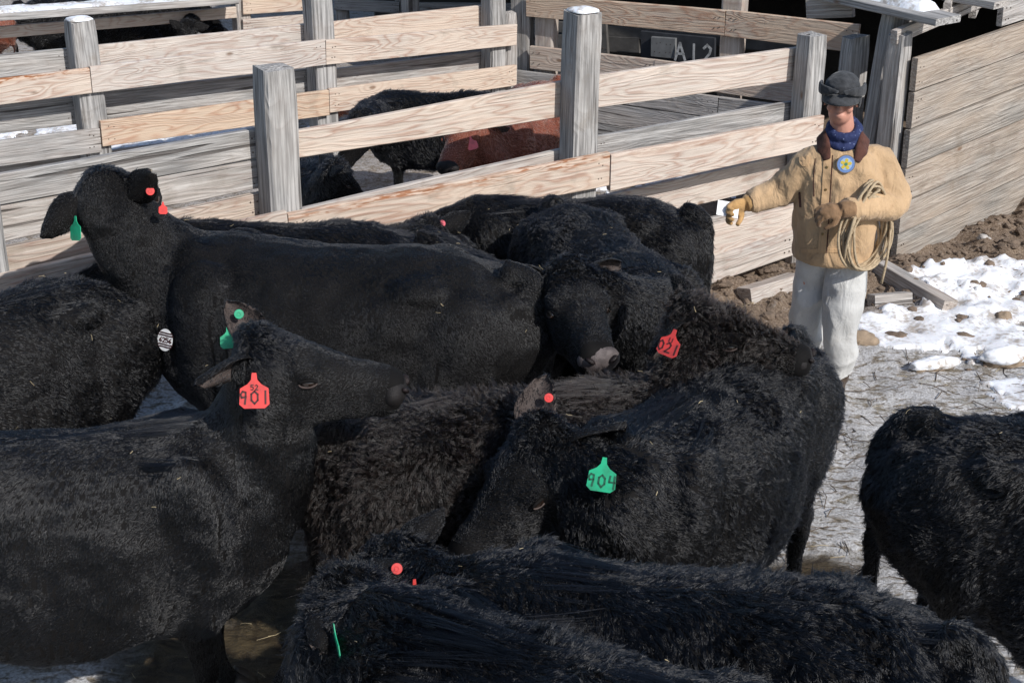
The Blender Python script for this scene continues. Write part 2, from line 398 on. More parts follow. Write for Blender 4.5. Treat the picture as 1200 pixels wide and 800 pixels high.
board(f2, MID, .115, (118, 141, 172), (384, 105, 135), (.0, .95, 0), label='honey coloured new rail')
board(f2, MID, .115, (385, 104, 132), (604, 76, 100), (.08, .6, 0))
board(f2, MID, .115, (-60, 172, 203), (117, 150, 178), (.85, .2, 0))
board(f2, MID, -.115, (-60, 200, 232), (330, 150, 178), (.85, .2, 0))
# the third fence, at the top left
FAR = Plane(-5.3, 13.6, 56)
f3 = empty('fence', (-3.6, 14.7, 0), 'farthest wooden rail fence at the top left, under a snowy plank', 'fence')
board(f3, FAR, .10, (-60, 36, 50), (276, 8, 21), (.25, .5, 0))
board(f3, FAR, .10, (284, 0, 17), (362, -6, 12), (.1, .7, 0))
board(f3, FAR, .10, (284, 23, 36), (362, 17, 29), (.35, .3, 0))
board(f3, FAR, -.10, (284, 44, 60), (470, 24, 40), (.8, .1, 0))
post_px(f3, FAR, 0, 279, -30, .16, .16, (.7, .6, 0)); post_px(f3, FAR, 0, -40, 10, .16, .16, (.9, .1, 0)); post_px(f3, FAR, 0, 480, -30, .16, .16, (.9, .1, 0))
# snow covered plank lying on top of the third fence
a0, a1 = FAR.at(-70, 22, .26), FAR.at(272, -2, .26)
me, nm = board_mesh((a1 - a0).length, .34, .34, .07, 404, nails=False)
o = link('plank', me, WOOD, M=frame(a0, a1 - a0, FAR.n)); o.color = (.9, .1, 0, 1)
tag(o, 'wide plank under snow lying along the top of the farthest fence', 'plank')
V, q = [], []
Ls = (a1 - a0).length; nn = int(Ls / .04); ww = 9
P = np.array([(i * .04, j * .04, 0) for i in range(nn + 1) for j in range(ww + 1)])
nz = fbm(P, 5, 44, 4)
for k, p in enumerate(P):
    j = k % (ww + 1); e = min(j, ww - j, k // (ww + 1), nn - k // (ww + 1)) / 1.5
    V.append((p[0], .036 + max(-.004, (.02 + .022 * nz[k]) * min(1, e)), -.168 + .336 * j / ww))
F = [(a * (ww + 1) + b, a * (ww + 1) + b + 1, (a + 1) * (ww + 1) + b + 1, (a + 1) * (ww + 1) + b) for a in range(nn) for b in range(ww)]
sn = link('snow_cover', mesh_from(V, F), SNOW, o, smooth=True)

# ------------------------------------------------------------------ shed at the right: plank wall, dark inside, low roof
BACK = Plane(.05, 13., 121.5)       # rails and low planks along the shed's open side
shed = empty('shed', (3.4, 10.6, 0), 'low weathered plank shed with a dark open side and snowy eave behind the man', 'shed')
top = (75, 110, 157, 205, 256, 307); 
lev0 = [1.47, 1.235, .975, .70, .45, .22, -.08]
for k in range(6):
    z1, z0 = lev0[k], lev0[k + 1] + .012
    L_ = 3.4; p0 = BARN.p + BARN.dir * (.0 + .01 * (k % 2)); p1 = BARN.p + BARN.dir * L_
    tlt = .10
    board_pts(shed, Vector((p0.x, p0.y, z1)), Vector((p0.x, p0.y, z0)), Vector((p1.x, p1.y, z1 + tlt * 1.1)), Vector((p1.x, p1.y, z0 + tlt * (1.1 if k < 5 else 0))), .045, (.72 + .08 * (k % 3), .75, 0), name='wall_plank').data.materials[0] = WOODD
# upper narrow board under the roof
p0 = BARN.p + BARN.dir * 1.1; p1 = BARN.p + BARN.dir * 3.4
board_pts(shed, Vector((p0.x, p0.y, 1.70)), Vector((p0.x, p0.y, 1.53)), Vector((p1.x, p1.y, 1.9)), Vector((p1.x, p1.y, 1.60)), .045, (.8, .2, 0), name='wall_plank')
q = BARN.p - BARN.n * .12
post(shed, q.x - .01, q.y + .0, 1.62, .12, .14, 46, (.9, .3, 0), name='corner_post')
dp = aty(1050, 20, 9.75); post(shed, dp.x - .13, 9.75, 1.75, .16, .12, 57, (1, .05, 0), lean=(.06, 0), name='door_post')
gp = aty(1003, 42, 10.05); post(shed, gp.x, 10.05, gp.z, .19, .13, 57, (1, .1, 0), name='gate_post')
# open side rails (the long side facing left)
def bk(L, Rr, col, off=0, **k): return board(shed, BACK, off, L, Rr, col, **k)
bk((618, -6, 19), (850, 12, 42), (.0, .9, 0), name='side_rail'); bk((851, 12, 42), (1006, 29, 62), (.05, .9, 0), name='side_rail')
bk((622, 54, 80), (768, 70, 96), (.3, .65, 0), name='side_rail'); bk((768, 70, 97), (960, 96, 126), (.3, .6, 0), name='side_rail')
bk((606, 82, 103), (842, 113, 138), (.9, .1, 0), off=.02, name='side_plank'); bk((843, 113, 140), (960, 128, 160), (.9, .1, 0), off=.02, name='side_plank')
bk((606, 104, 128), (842, 139, 166), (.9, .1, 0), off=.02, name='side_plank'); bk((606, 129, 155), (842, 167, 196), (.9, .1, 0), off=.02, name='side_plank')
bk((600, 160, 184), (700, 178, 206), (.95, .1, 0), off=.06, name='side_plank')
for px, ty, col in ((640, -20, (.6, .6, 0)), (858, -14, (.5, .6, 0)), (612, 20, (.9, .1, 0))):
    p = BACK.at(px, 60, -.10); post(shed, p.x, p.y, 1.75, .2, .12, 121.5, col, name='side_post')
# inner stall with the number board
p = BACK.at(760, 60, -1.0); q = BACK.at(600, 60, -1.3)
INN = Plane(p.x, p.y, 121.5)
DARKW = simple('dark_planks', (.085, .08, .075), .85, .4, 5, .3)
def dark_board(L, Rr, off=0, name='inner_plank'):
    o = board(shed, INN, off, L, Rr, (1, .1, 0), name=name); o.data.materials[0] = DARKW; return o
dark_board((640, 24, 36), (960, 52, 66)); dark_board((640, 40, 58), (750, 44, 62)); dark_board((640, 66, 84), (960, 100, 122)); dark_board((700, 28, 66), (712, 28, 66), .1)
nb = board(shed, INN, .12, (752, 36, 76), (838, 44, 82), (1, .1, 0), name='number_board'); nb.data.materials[0] = simple('black_board', (.025, .028, .035), .7, .3, 12)
p_ = board(shed, INN, .16, (764, 43, 66), (792, 45, 69), (1, .1, 0), name='pale_panel'); p_.data.materials[0] = simple('grey_panel', (.16, .165, .17), .7, .2, 12)
# shed shell: back walls and roof, all board-on-board
def slab(parent, pts, zs, th, mat, name, lab=None):
    b_ = parent.matrix_basis.translation
    V = [(x - b_.x, y - b_.y, z) for (x, y), z in zip(pts, zs)]; n = len(V); V += [(x, y, z + th) for x, y, z in V]
    F = [tuple(range(n - 1, -1, -1)), tuple(range(n, 2 * n))] + [(i, (i + 1) % n, n + (i + 1) % n, n + i) for i in range(n)]
    return link(name, mesh_from(V, F), mat, parent)
e1 = BARN.p + BARN.dir * 3.6
ROOFW = simple('grey_roof_boards', (.22, .205, .19), .85, .3, 5, .3)
slab(shed, [(2.75, 9.75), (3.7, 11.25), (.5, 13.5), (-2.2, 16.2), (1, 26), (12, 24), (14, 16), (e1.x + 4, e1.y + 4), (4.2, 10.95)],
     [1.78, 2.1, 2.2, 2.4, 2.9, 2.9, 2.8, 2.4, 2.0], .06, ROOFW, 'roof')
def wallslab(parent, a, b, z0, z1, mat, name, th=.05):
    b_ = parent.matrix_basis.translation; a = Vector((*a, 0)); b = Vector((*b, 0)); d = (b - a).normalized(); n = Vector((-d.y, d.x, 0)) * th
    V = [(p.x - b_.x, p.y - b_.y, z) for z in (z0, z1) for p in (a, b, b + n, a + n)]
    F = [(0, 3, 2, 1), (4, 5, 6, 7)] + [(i, (i + 1) % 4, 4 + (i + 1) % 4, 4 + i) for i in range(4)]
    return link(name, mesh_from(V, F), mat, parent)
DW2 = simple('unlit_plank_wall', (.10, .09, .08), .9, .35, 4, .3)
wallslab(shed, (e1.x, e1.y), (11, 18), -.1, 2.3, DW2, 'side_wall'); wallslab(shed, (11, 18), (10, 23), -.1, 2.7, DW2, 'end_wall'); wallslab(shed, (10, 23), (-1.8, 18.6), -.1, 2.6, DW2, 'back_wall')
# eave boards with snow at the corner of the roof
def bar(parent, a, b, w_, th, col, name, zh=Vector((0, 0, 1))):
    b_ = parent.matrix_basis.translation; SEED[0] += 1
    me, nm = board_mesh((b - a).length, w_, w_, th, SEED[0], nails=False)
    o = link(name, me, WOOD, parent, M=frame(a - b_, b - a, zh)); o.color = (*col, 1); return o
r0, r1 = aty(968, -8, 10.2), aty(1112, 24, 9.35)
b1 = bar(shed, r0, r1, .05, .26, (.95, .1, 0), 'eave_board')
e0, e2 = aty(1048, 44, 9.45), aty(1180, -12, 10.4)
bar(shed, e0, e2, .09, .05, (.7, .3, 0), 'fascia'); bar(shed, aty(946, 5, 10.3), aty(1000, 3, 10.1), .2, .05, (.75, .5, 0), 'rafter')
bar(shed, aty(1060, 30, 9.75), aty(1080, -20, 10.3), .12, .05, (.8, .5, 0), 'rafter'); bar(shed, aty(1110, 12, 9.85), aty(1125, -20, 10.4), .1, .05, (.8, .4, 0), 'rafter'); bar(shed, aty(1140, 14, 10.1), aty(1155, -20, 10.6), .1, .05, (.8, .4, 0), 'rafter')
r2, r3 = aty(1060, -16, 10.3), aty(1175, 5, 9.75)
bar(shed, r2, r3, .05, .24, (.9, .1, 0), 'eave_board')
def snow_strip(parent, a, b, wid, th, seed, name='snow_cover', lift=.03):
    b_ = parent.matrix_basis.translation; x = (b - a).normalized(); L = (b - a).length; M = frame(a - b_, x, Vector((0, 0, 1)))
    nn = int(L / .03); ww = 8; P = np.array([(i * L / nn, (j / ww - .5) * wid, 0) for i in range(nn + 1) for j in range(ww + 1)]); nz = fbm(P, 6, seed, 3)
    V = []
    for k, p in enumerate(P):
        j = k % (ww + 1); ii = k // (ww + 1); e = min(1, min(j, ww - j, ii, nn - ii) / 2.5); e = e ** .5
        V.append((p[0], p[1] * (1 + .12 * nz[ii * (ww + 1)]), lift - .01 + (th * (1 + .6 * nz[k])) * e))
    F = [(a_ * (ww + 1) + c, a_ * (ww + 1) + c + 1, (a_ + 1) * (ww + 1) + c + 1, (a_ + 1) * (ww + 1) + c) for a_ in range(nn) for c in range(ww)]
    return link(name, mesh_from(V, F), SNOW, parent, smooth=True, M=M)
ss = r0.lerp(r1, .1); se = r0.lerp(r1, .84); snow_strip(shed, ss + Vector((.03, .05, 0)), se + Vector((.03, .05, 0)), .19, .05, 5)
snow_strip(shed, r2.lerp(r3, .1), r2.lerp(r3, .8), .12, .03, 8)

# gate-like rails and boards at the top, between the second fence and the shed
TOPP = Plane(-.9, 17.2, 95)
f4 = empty('fence', (-.9, 17.2, 0), 'grey plank fence at the top edge, between the second fence and the shed', 'fence')
for L, Rr, col in (((392, -2, 12), (468, 2, 16), (.9, .2, 0)), ((392, -20, -6), (640, -16, -2), (.9, .2, 0)), ((470, 3, 14), (600, 4, 18), (.9, .1, 0)), ((600, 20, 33), (628, 24, 37), (.9, .2, 0)), ((540, 22, 38), (640, 26, 44), (.9, .1, 0)), ((600, 46, 56), (640, 48, 60), (.8, .3, 0)), ((560, 60, 80), (640, 64, 84), (.9, .1, 0))):
    board(f4, TOPP, 0, L, Rr, col)
for px in (402, 472, 612): p = TOPP.at(px, 30, -.1); post(f4, p.x, p.y, 1.0, .16, .12, 95, (.8, .3, 0))
# ------------------------------------------------------------------ closed tubes and ellipsoids, fused into one skin
def vec(*a): return np.array(a, float)
def nrm(v): return v / max(1e-9, np.linalg.norm(v))
class Skin:
    def __init__(s): s.V = []; s.F = []; s.n = 0
    def ring_tube(s, cs, us, ts, hw, hh, nseg=20, ex=2.2):
        """cs centres, us up vectors, ts tangents, hw half widths, hh half heights"""
        k0 = s.n; m = len(cs)
        for c, u, t, a, b in zip(cs, us, ts, hw, hh):
            t = nrm(t); sd_ = nrm(np.cross(u, t)); u = np.cross(t, sd_)
            for j in range(nseg):
                th = 2 * math.pi * j / nseg; ct, st = math.cos(th), math.sin(th)
                x = math.copysign(abs(ct) ** (2 / ex), ct) * a; y = math.copysign(abs(st) ** (2 / ex), st) * b
                s.V.append(c + sd_ * x + u * y)
        for k in range(m - 1):
            for j in range(nseg): s.F.append((k0 + k * nseg + j, k0 + k * nseg + (j + 1) % nseg, k0 + (k + 1) * nseg + (j + 1) % nseg, k0 + (k + 1) * nseg + j))
        s.V.append(np.array(cs[0], float)); s.V.append(np.array(cs[-1], float)); a = k0 + m * nseg
        for j in range(nseg):
            s.F.append((a, k0 + (j + 1) % nseg, k0 + j)); s.F.append((a + 1, k0 + (m - 1) * nseg + j, k0 + (m - 1) * nseg + (j + 1) % nseg))
        s.n = len(s.V)
    def tube(s, pts, rs, nseg=14, flat=None):
        pts = [np.array(p, float) for p in pts]; cs, hw = [], []
        # densify with Catmull-Rom
        P = [pts[0] * 2 - pts[1]] + pts + [pts[-1] * 2 - pts[-2]]; rr = [rs[0]] + list(rs) + [rs[-1]]
        for i in range(1, len(P) - 2):
            for k in range(4):
                t = k / 4; c = .5 * ((2 * P[i]) + (-P[i - 1] + P[i + 1]) * t + (2 * P[i - 1] - 5 * P[i] + 4 * P[i + 1] - P[i + 2]) * t * t + (-P[i - 1] + 3 * P[i] - 3 * P[i + 1] + P[i + 2]) * t ** 3)
                cs.append(c); hw.append(rr[i] * (1 - t) + rr[i + 1] * t)
        cs.append(pts[-1]); hw.append(rs[-1])
        ts = [cs[min(i + 1, len(cs) - 1)] - cs[max(i - 1, 0)] for i in range(len(cs))]
        ref = vec(0, 1, 0) if abs(nrm(pts[-1] - pts[0])[1]) < .8 else vec(1, 0, 0)
        us = [ref] * len(cs); hh = [h * (flat or 1) for h in hw]
        s.ring_tube(cs, us, ts, hw, hh, nseg, 2)
    def ell(s, c, axes, r, nseg=16):
        """ellipsoid: axes = 3 unit vectors"""
        ks = np.linspace(-.97, .97, 9); cs = [np.array(c) + axes[0] * r[0] * k for k in ks]; q = [math.sqrt(1 - k * k) for k in ks]
        s.ring_tube(cs, [axes[2]] * 9, [axes[0]] * 9, [r[1] * v for v in q], [r[2] * v for v in q], nseg, 2)
    def build(s, voxel=.016, it=6, fac=.5):
        me = mesh_from(s.V, s.F); bm = bmesh.new(); bm.from_mesh(me); bmesh.ops.recalc_face_normals(bm, faces=bm.faces); bm.to_mesh(me); bm.free()
        o = bpy.data.objects.new('tmp', me); C.objects.link(o)
        m = o.modifiers.new('r', 'REMESH'); m.mode = 'VOXEL'; m.voxel_size = voxel
        if it: m = o.modifiers.new('s', 'SMOOTH'); m.iterations = it; m.factor = fac
        dg = bpy.context.evaluated_depsgraph_get(); r = bpy.data.meshes.new_from_object(o.evaluated_get(dg)); bpy.data.objects.remove(o); bpy.data.meshes.remove(me)
        return r
def mesh_np(me):
    V = np.empty(len(me.vertices) * 3); me.vertices.foreach_get('co', V); V = V.reshape(-1, 3)
    me.calc_loop_triangles(); T = np.empty(len(me.loop_triangles) * 3, np.int32); me.loop_triangles.foreach_get('vertices', T); return V, T.reshape(-1, 3)

# ------------------------------------------------------------------ hair
def hide_mat(name, col, rough=.5):
    t = NT(name); c = t.coord(); n = t.noise(c, 9, 5)
    t.set('Base Color', t.mix(t.ramp(n, .35, .65), tuple(v * .8 for v in col), tuple(v * 1.25 for v in col))); t.set('Roughness', rough); t.set('Specular IOR Level', .12)
    t.bump(t.noise(c, 120, 3), .3, .004); return t.m
def hair_mat(name, col, rough=.3, spec=.5, tipcol=None):
    t = NT(name); h = t.n('ShaderNodeBsdfHairPrincipled'); h.model = 'CHIANG'; h.parametrization = 'COLOR'
    hi = t.n('ShaderNodeHairInfo'); v = t.ramp(hi.outputs['Random'], 0, 1, .6, 1.5)
    base = t.mix(t.math('POWER', hi.outputs['Intercept'], 1.5), col, tipcol or col)
    c = t.n('ShaderNodeHueSaturation', {'Color': base, 'Value': v}).outputs[0]
    t.t.links.new(c, h.inputs['Color']); h.inputs['Roughness'].default_value = rough; h.inputs['Radial Roughness'].default_value = .45; h.inputs['IOR'].default_value = 1.5
    h.inputs['Random Roughness'].default_value = .3
    t.t.links.new(h.outputs[0], t.out.inputs[0]); return t.m
SKIN_BLACK = hide_mat('black_hide', (.006, .0055, .0055), .8); SKIN_RED = hide_mat('red_hide', (.14, .045, .028))
HAIR_BLACK = hair_mat('black_hair', (.0012, .0014, .0022), .25, .5, (.0022, .0025, .0036))
HAIR_BROWN = hair_mat('black_hair_sunburnt', (.0022, .0018, .0017), .3, .45, (.013, .0085, .007))
HAIR_RED = hair_mat('red_hair', (.32, .10, .06), .4, .4, (.46, .17, .11))
def wet_mat(name, col, rough=.35, bump=.5):
    t = NT(name); c = t.coord(); n = t.noise(c, 40, 5); vo = t.n('ShaderNodeTexVoronoi', {'Vector': c, 'Scale': 260.}).outputs[0]
    t.set('Base Color', t.mix(t.ramp(n, .35, .65), tuple(v * .55 for v in col), col)); t.set('Roughness', rough); t.set('Specular IOR Level', .22 if rough > .3 else .6); t.bump(vo, bump, .003); return t.m
NOSE = wet_mat('nose_skin', (.016, .014, .014), .6)
NOSE2 = wet_mat('pale_nose_skin', (.12, .10, .098), .45); LID2 = simple('brown_eyelid_skin', (.055, .038, .033), .7, .2, 30); NOSTRIL = wet_mat('nostril_skin', (.015, .01, .01), .5); HOOF = simple('hoof_horn', (.03, .025, .02), .5, .3, 30)
EYE = wet_mat('eye_ball', (.02, .012, .009), .04, 0); EYE.node_tree.nodes['Principled BSDF'].inputs['Specular IOR Level'].default_value = .8; LID = simple('eyelid_skin', (.010, .008, .008), .75, .2, 30)
EAR_IN = hide_mat('ear_lining', (.060, .047, .043), .6)
def grow_hair(name, me, parent, mat, count, len_fn, flow_fn, curl, clump=.016, npts=5, rad=.0009, seed=1, M=None):
    V, T = mesh_np(me); r_ = np.random.default_rng(seed)
    a, b, c = V[T[:, 0]], V[T[:, 1]], V[T[:, 2]]; cr = np.cross(b - a, c - a); ar = np.linalg.norm(cr, axis=1) / 2; N = cr / np.maximum(ar[:, None] * 2, 1e-12)
    wt = ar * np.where(N[:, 2] < -.75, .35, 1.)
    fi = r_.choice(len(T), count, p=wt / wt.sum()); u, v = r_.random(count), r_.random(count); fl = u + v > 1; u[fl] = 1 - u[fl]; v[fl] = 1 - v[fl]
    p = a[fi] + (b - a)[fi] * u[:, None] + (c - a)[fi] * v[:, None]; n = N[fi]
    L = len_fn(p, n); keep = L > .0015; p, n, L = p[keep], n[keep], L[keep]; k = len(p)
    L = L * (.7 + .6 * r_.random(k)); L *= 1 + .35 * fbm(p, 9, seed + 5, 2)
    fl = flow_fn(p, n); fl = fl - n * (fl * n).sum(1)[:, None]; fl /= np.maximum(np.linalg.norm(fl, axis=1), 1e-6)[:, None]
    # wandering of the coat
    Wd = np.stack([fbm(p, 6, seed + 11, 2), fbm(p, 6, seed + 12, 2), fbm(p, 6, seed + 13, 2)], 1)
    cu = curl(p) if callable(curl) else curl
    cu = np.broadcast_to(cu, (k,))[:, None]
    fl = fl + Wd * (.28 + 1.5 * cu); fl -= n * np.minimum(0, (fl * n).sum(1))[:, None]; fl /= np.linalg.norm(fl, axis=1)[:, None]
    lift = (.13 + .6 * cu[:, 0] + .06 * r_.standard_normal(k))[:, None]
    d0 = n * lift + fl; d0 /= np.linalg.norm(d0, axis=1)[:, None]
    # clumps: strands lean to their cell's middle strand
    q = p + Wd * .012; ce = np.floor(q / clump).astype(np.int64); key = ce[:, 0] * 73856093 ^ ce[:, 1] * 19349663 ^ ce[:, 2] * 83492791
    _, inv = np.unique(key, return_inverse=True); cn = np.bincount(inv)[:, None]
    mean = lambda A: np.stack([np.bincount(inv, A[:, i]) for i in range(3)], 1)[:, :] / cn
    mp = mean(p); cd_ = r_.standard_normal((len(cn), 3)) * (.05 + .55 * float(np.mean(cu)))
    fr = r_.random(len(cn)) * 6.28
    side = np.cross(n, fl)
    pts = np.empty((k, npts, 3)); pts[:, 0] = p
    cp = .55 * (.6 + .8 * r_.random(k))[:, None] * np.clip((L - .008) / .02, 0, 1)[:, None]
    for j in range(1, npts):
        t = j / (npts - 1)
        base = p + d0 * L[:, None] * t - n * (L[:, None] * .28 * t * t) * (1 - .5 * cu) + cd_[inv] * L[:, None] * np.clip(L / .025, 0, 1)[:, None] * t * t
        wv = (side * np.sin(t * 6.5 + fr[inv])[:, None] + n * np.cos(t * 6.5 + fr[inv])[:, None] * .6) * cu * L[:, None] * .33 * t
        base = base + wv + r_.standard_normal((k, 3)) * .0012 * t
        toward = mp[inv] - p; base = base + toward * cp * .8 * t ** 1.3
        pts[:, j] = base
    hc = bpy.data.hair_curves.new(name); hc.add_curves([npts] * k)
    hc.points.foreach_set('position', pts.astype(np.float32).ravel())
    rr = np.tile(rad * np.linspace(1, .25, npts), k) * np.repeat(.8 + .5 * r_.random(k), npts)
    ra = hc.attributes.get('radius') or hc.attributes.new('radius', 'FLOAT', 'POINT'); ra.data.foreach_set('value', rr.astype(np.float32))
    hc.materials.append(mat)
    o = bpy.data.objects.new(name, hc); C.objects.link(o)
    if parent: o.parent = parent
    if M is not None: o.matrix_basis = M
    return o

# ------------------------------------------------------------------ strokes for hand written marks
GLY = {'9': [[(.62, .55), (.3, .5), (.2, .72), (.38, .95), (.62, .88), (.62, .55), (.55, .05)]], '0': [[(.45, .95), (.2, .75), (.2, .3), (.45, .05), (.7, .3), (.7, .72), (.45, .95)]],
       '1': [[(.45, .95), (.45, .05)]], '4': [[(.25, .95), (.2, .5), (.7, .5)], [(.62, .95), (.62, .02)]], '5': [[(.7, .95), (.25, .95), (.22, .58), (.6, .6), (.7, .3), (.5, .05), (.2, .12)]],
       '6': [[(.65, .95), (.3, .6), (.2, .3), (.42, .05), (.68, .25), (.5, .48), (.24, .36)]], '2': [[(.2, .78), (.42, .97), (.68, .78), (.6, .5), (.2, .05), (.72, .05)]],
       'A': [[(.1, 0), (.42, .97), (.78, .02)], [(.22, .36), (.68, .36)]], '8': [[(.45, .52), (.22, .75), (.45, .95), (.68, .75), (.45, .52), (.2, .28), (.45, .05), (.7, .28), (.45, .52)]],
       '3': [[(.2, .9), (.6, .9), (.42, .55), (.68, .3), (.45, .04), (.2, .15)]], '~': [[(x / 12, .5 + .42 * (-1) ** x * (.5 + .5 * ((x * 7) % 5) / 4)) for x in range(13)]], '7': [[(.2, .92), (.7, .92), (.38, .03)]], 'F': [[(.25, .02), (.25, .95), (.7, .95)], [(.25, .52), (.6, .52)]]}
def strokes(text, h, M, lw, pitch=.78):
    """flat ribbons 1 mm thick, in the XZ plane of M, centred"""
    V, F = [], []; W = len(text) * pitch * h
    for ci, ch in enumerate(text):
        for st in GLY.get(ch, []):
            P = [Vector((ci * pitch * h + x * h * .9 - W / 2, 0, (y - .5) * h)) for x, y in st]
            for a, b in zip(P[:-1], P[1:]):
                d = (b - a).normalized() * lw * .4; n = Vector((-(b - a).z, 0, (b - a).x)).normalized() * lw / 2; k = len(V)
                for yy in (-.0006, .0006):
                    for p in (a - d - n, b + d - n, b + d + n, a - d + n): V.append(M @ (p + Vector((0, yy, 0))))
                F += [(k, k + 1, k + 2, k + 3), (k + 7, k + 6, k + 5, k + 4)] + [(k + i, k + (i + 1) % 4, k + 4 + (i + 1) % 4, k + 4 + i) for i in range(4)]
    return mesh_from(V, F)
def plastic(name, col, rough=.45):
    t = NT(name); n = t.noise(t.coord(), 25, 4)
    t.set('Base Color', t.mix(t.ramp(n, .42, .7, 0, .75), col, tuple(v * .45 + .02 for v in col))); t.set('Roughness', rough); return t.m
TAGM = {'red': plastic('red_plastic', (.66, .05, .045)), 'green': plastic('green_plastic', (.015, .40, .20)), 'pink': plastic('pink_plastic', (.7, .13, .16))}
INK = simple('marker_ink', (.05, .012, .012), .6, .2, 30); INKG = simple('marker_ink_on_green', (.01, .09, .05), .6, .2, 30); INKW = simple('chalk_paint', (.42, .43, .44), .8, .4, 30)
def extrude_outline(P, th, bulge=0):
    n = len(P); V = [(x, -th / 2, z) for x, z in P] + [(x, th / 2, z) for x, z in P]
    F = [tuple(range(n)), tuple(range(2 * n - 1, n - 1, -1))] + [(i, n + i, n + (i + 1) % n, (i + 1) % n) for i in range(n)]
    me = mesh_from(V, F); bm = bmesh.new(); bm.from_mesh(me); bmesh.ops.recalc_face_normals(bm, faces=bm.faces); bm.to_mesh(me); bm.free(); return me
def disc(r, th, M):
    V, F = [], []; n = 20
    prof = [(0, th), (r * .25, th), (r * .3, th * 1.5), (r * .42, th * 1.5), (r * .47, th), (r * .93, th * .9), (r, th * .4), (r, 0), (0, 0)]
    for rr, z in prof:
        for j in range(n): a = j * 2 * math.pi / n; V.append(M @ Vector((rr * math.cos(a), -z, rr * math.sin(a))))
    for k in range(len(prof) - 1):
        for j in range(n): F.append((k * n + j, k * n + (j + 1) % n, (k + 1) * n + (j + 1) % n, (k + 1) * n + j))
    return mesh_from(V, F)

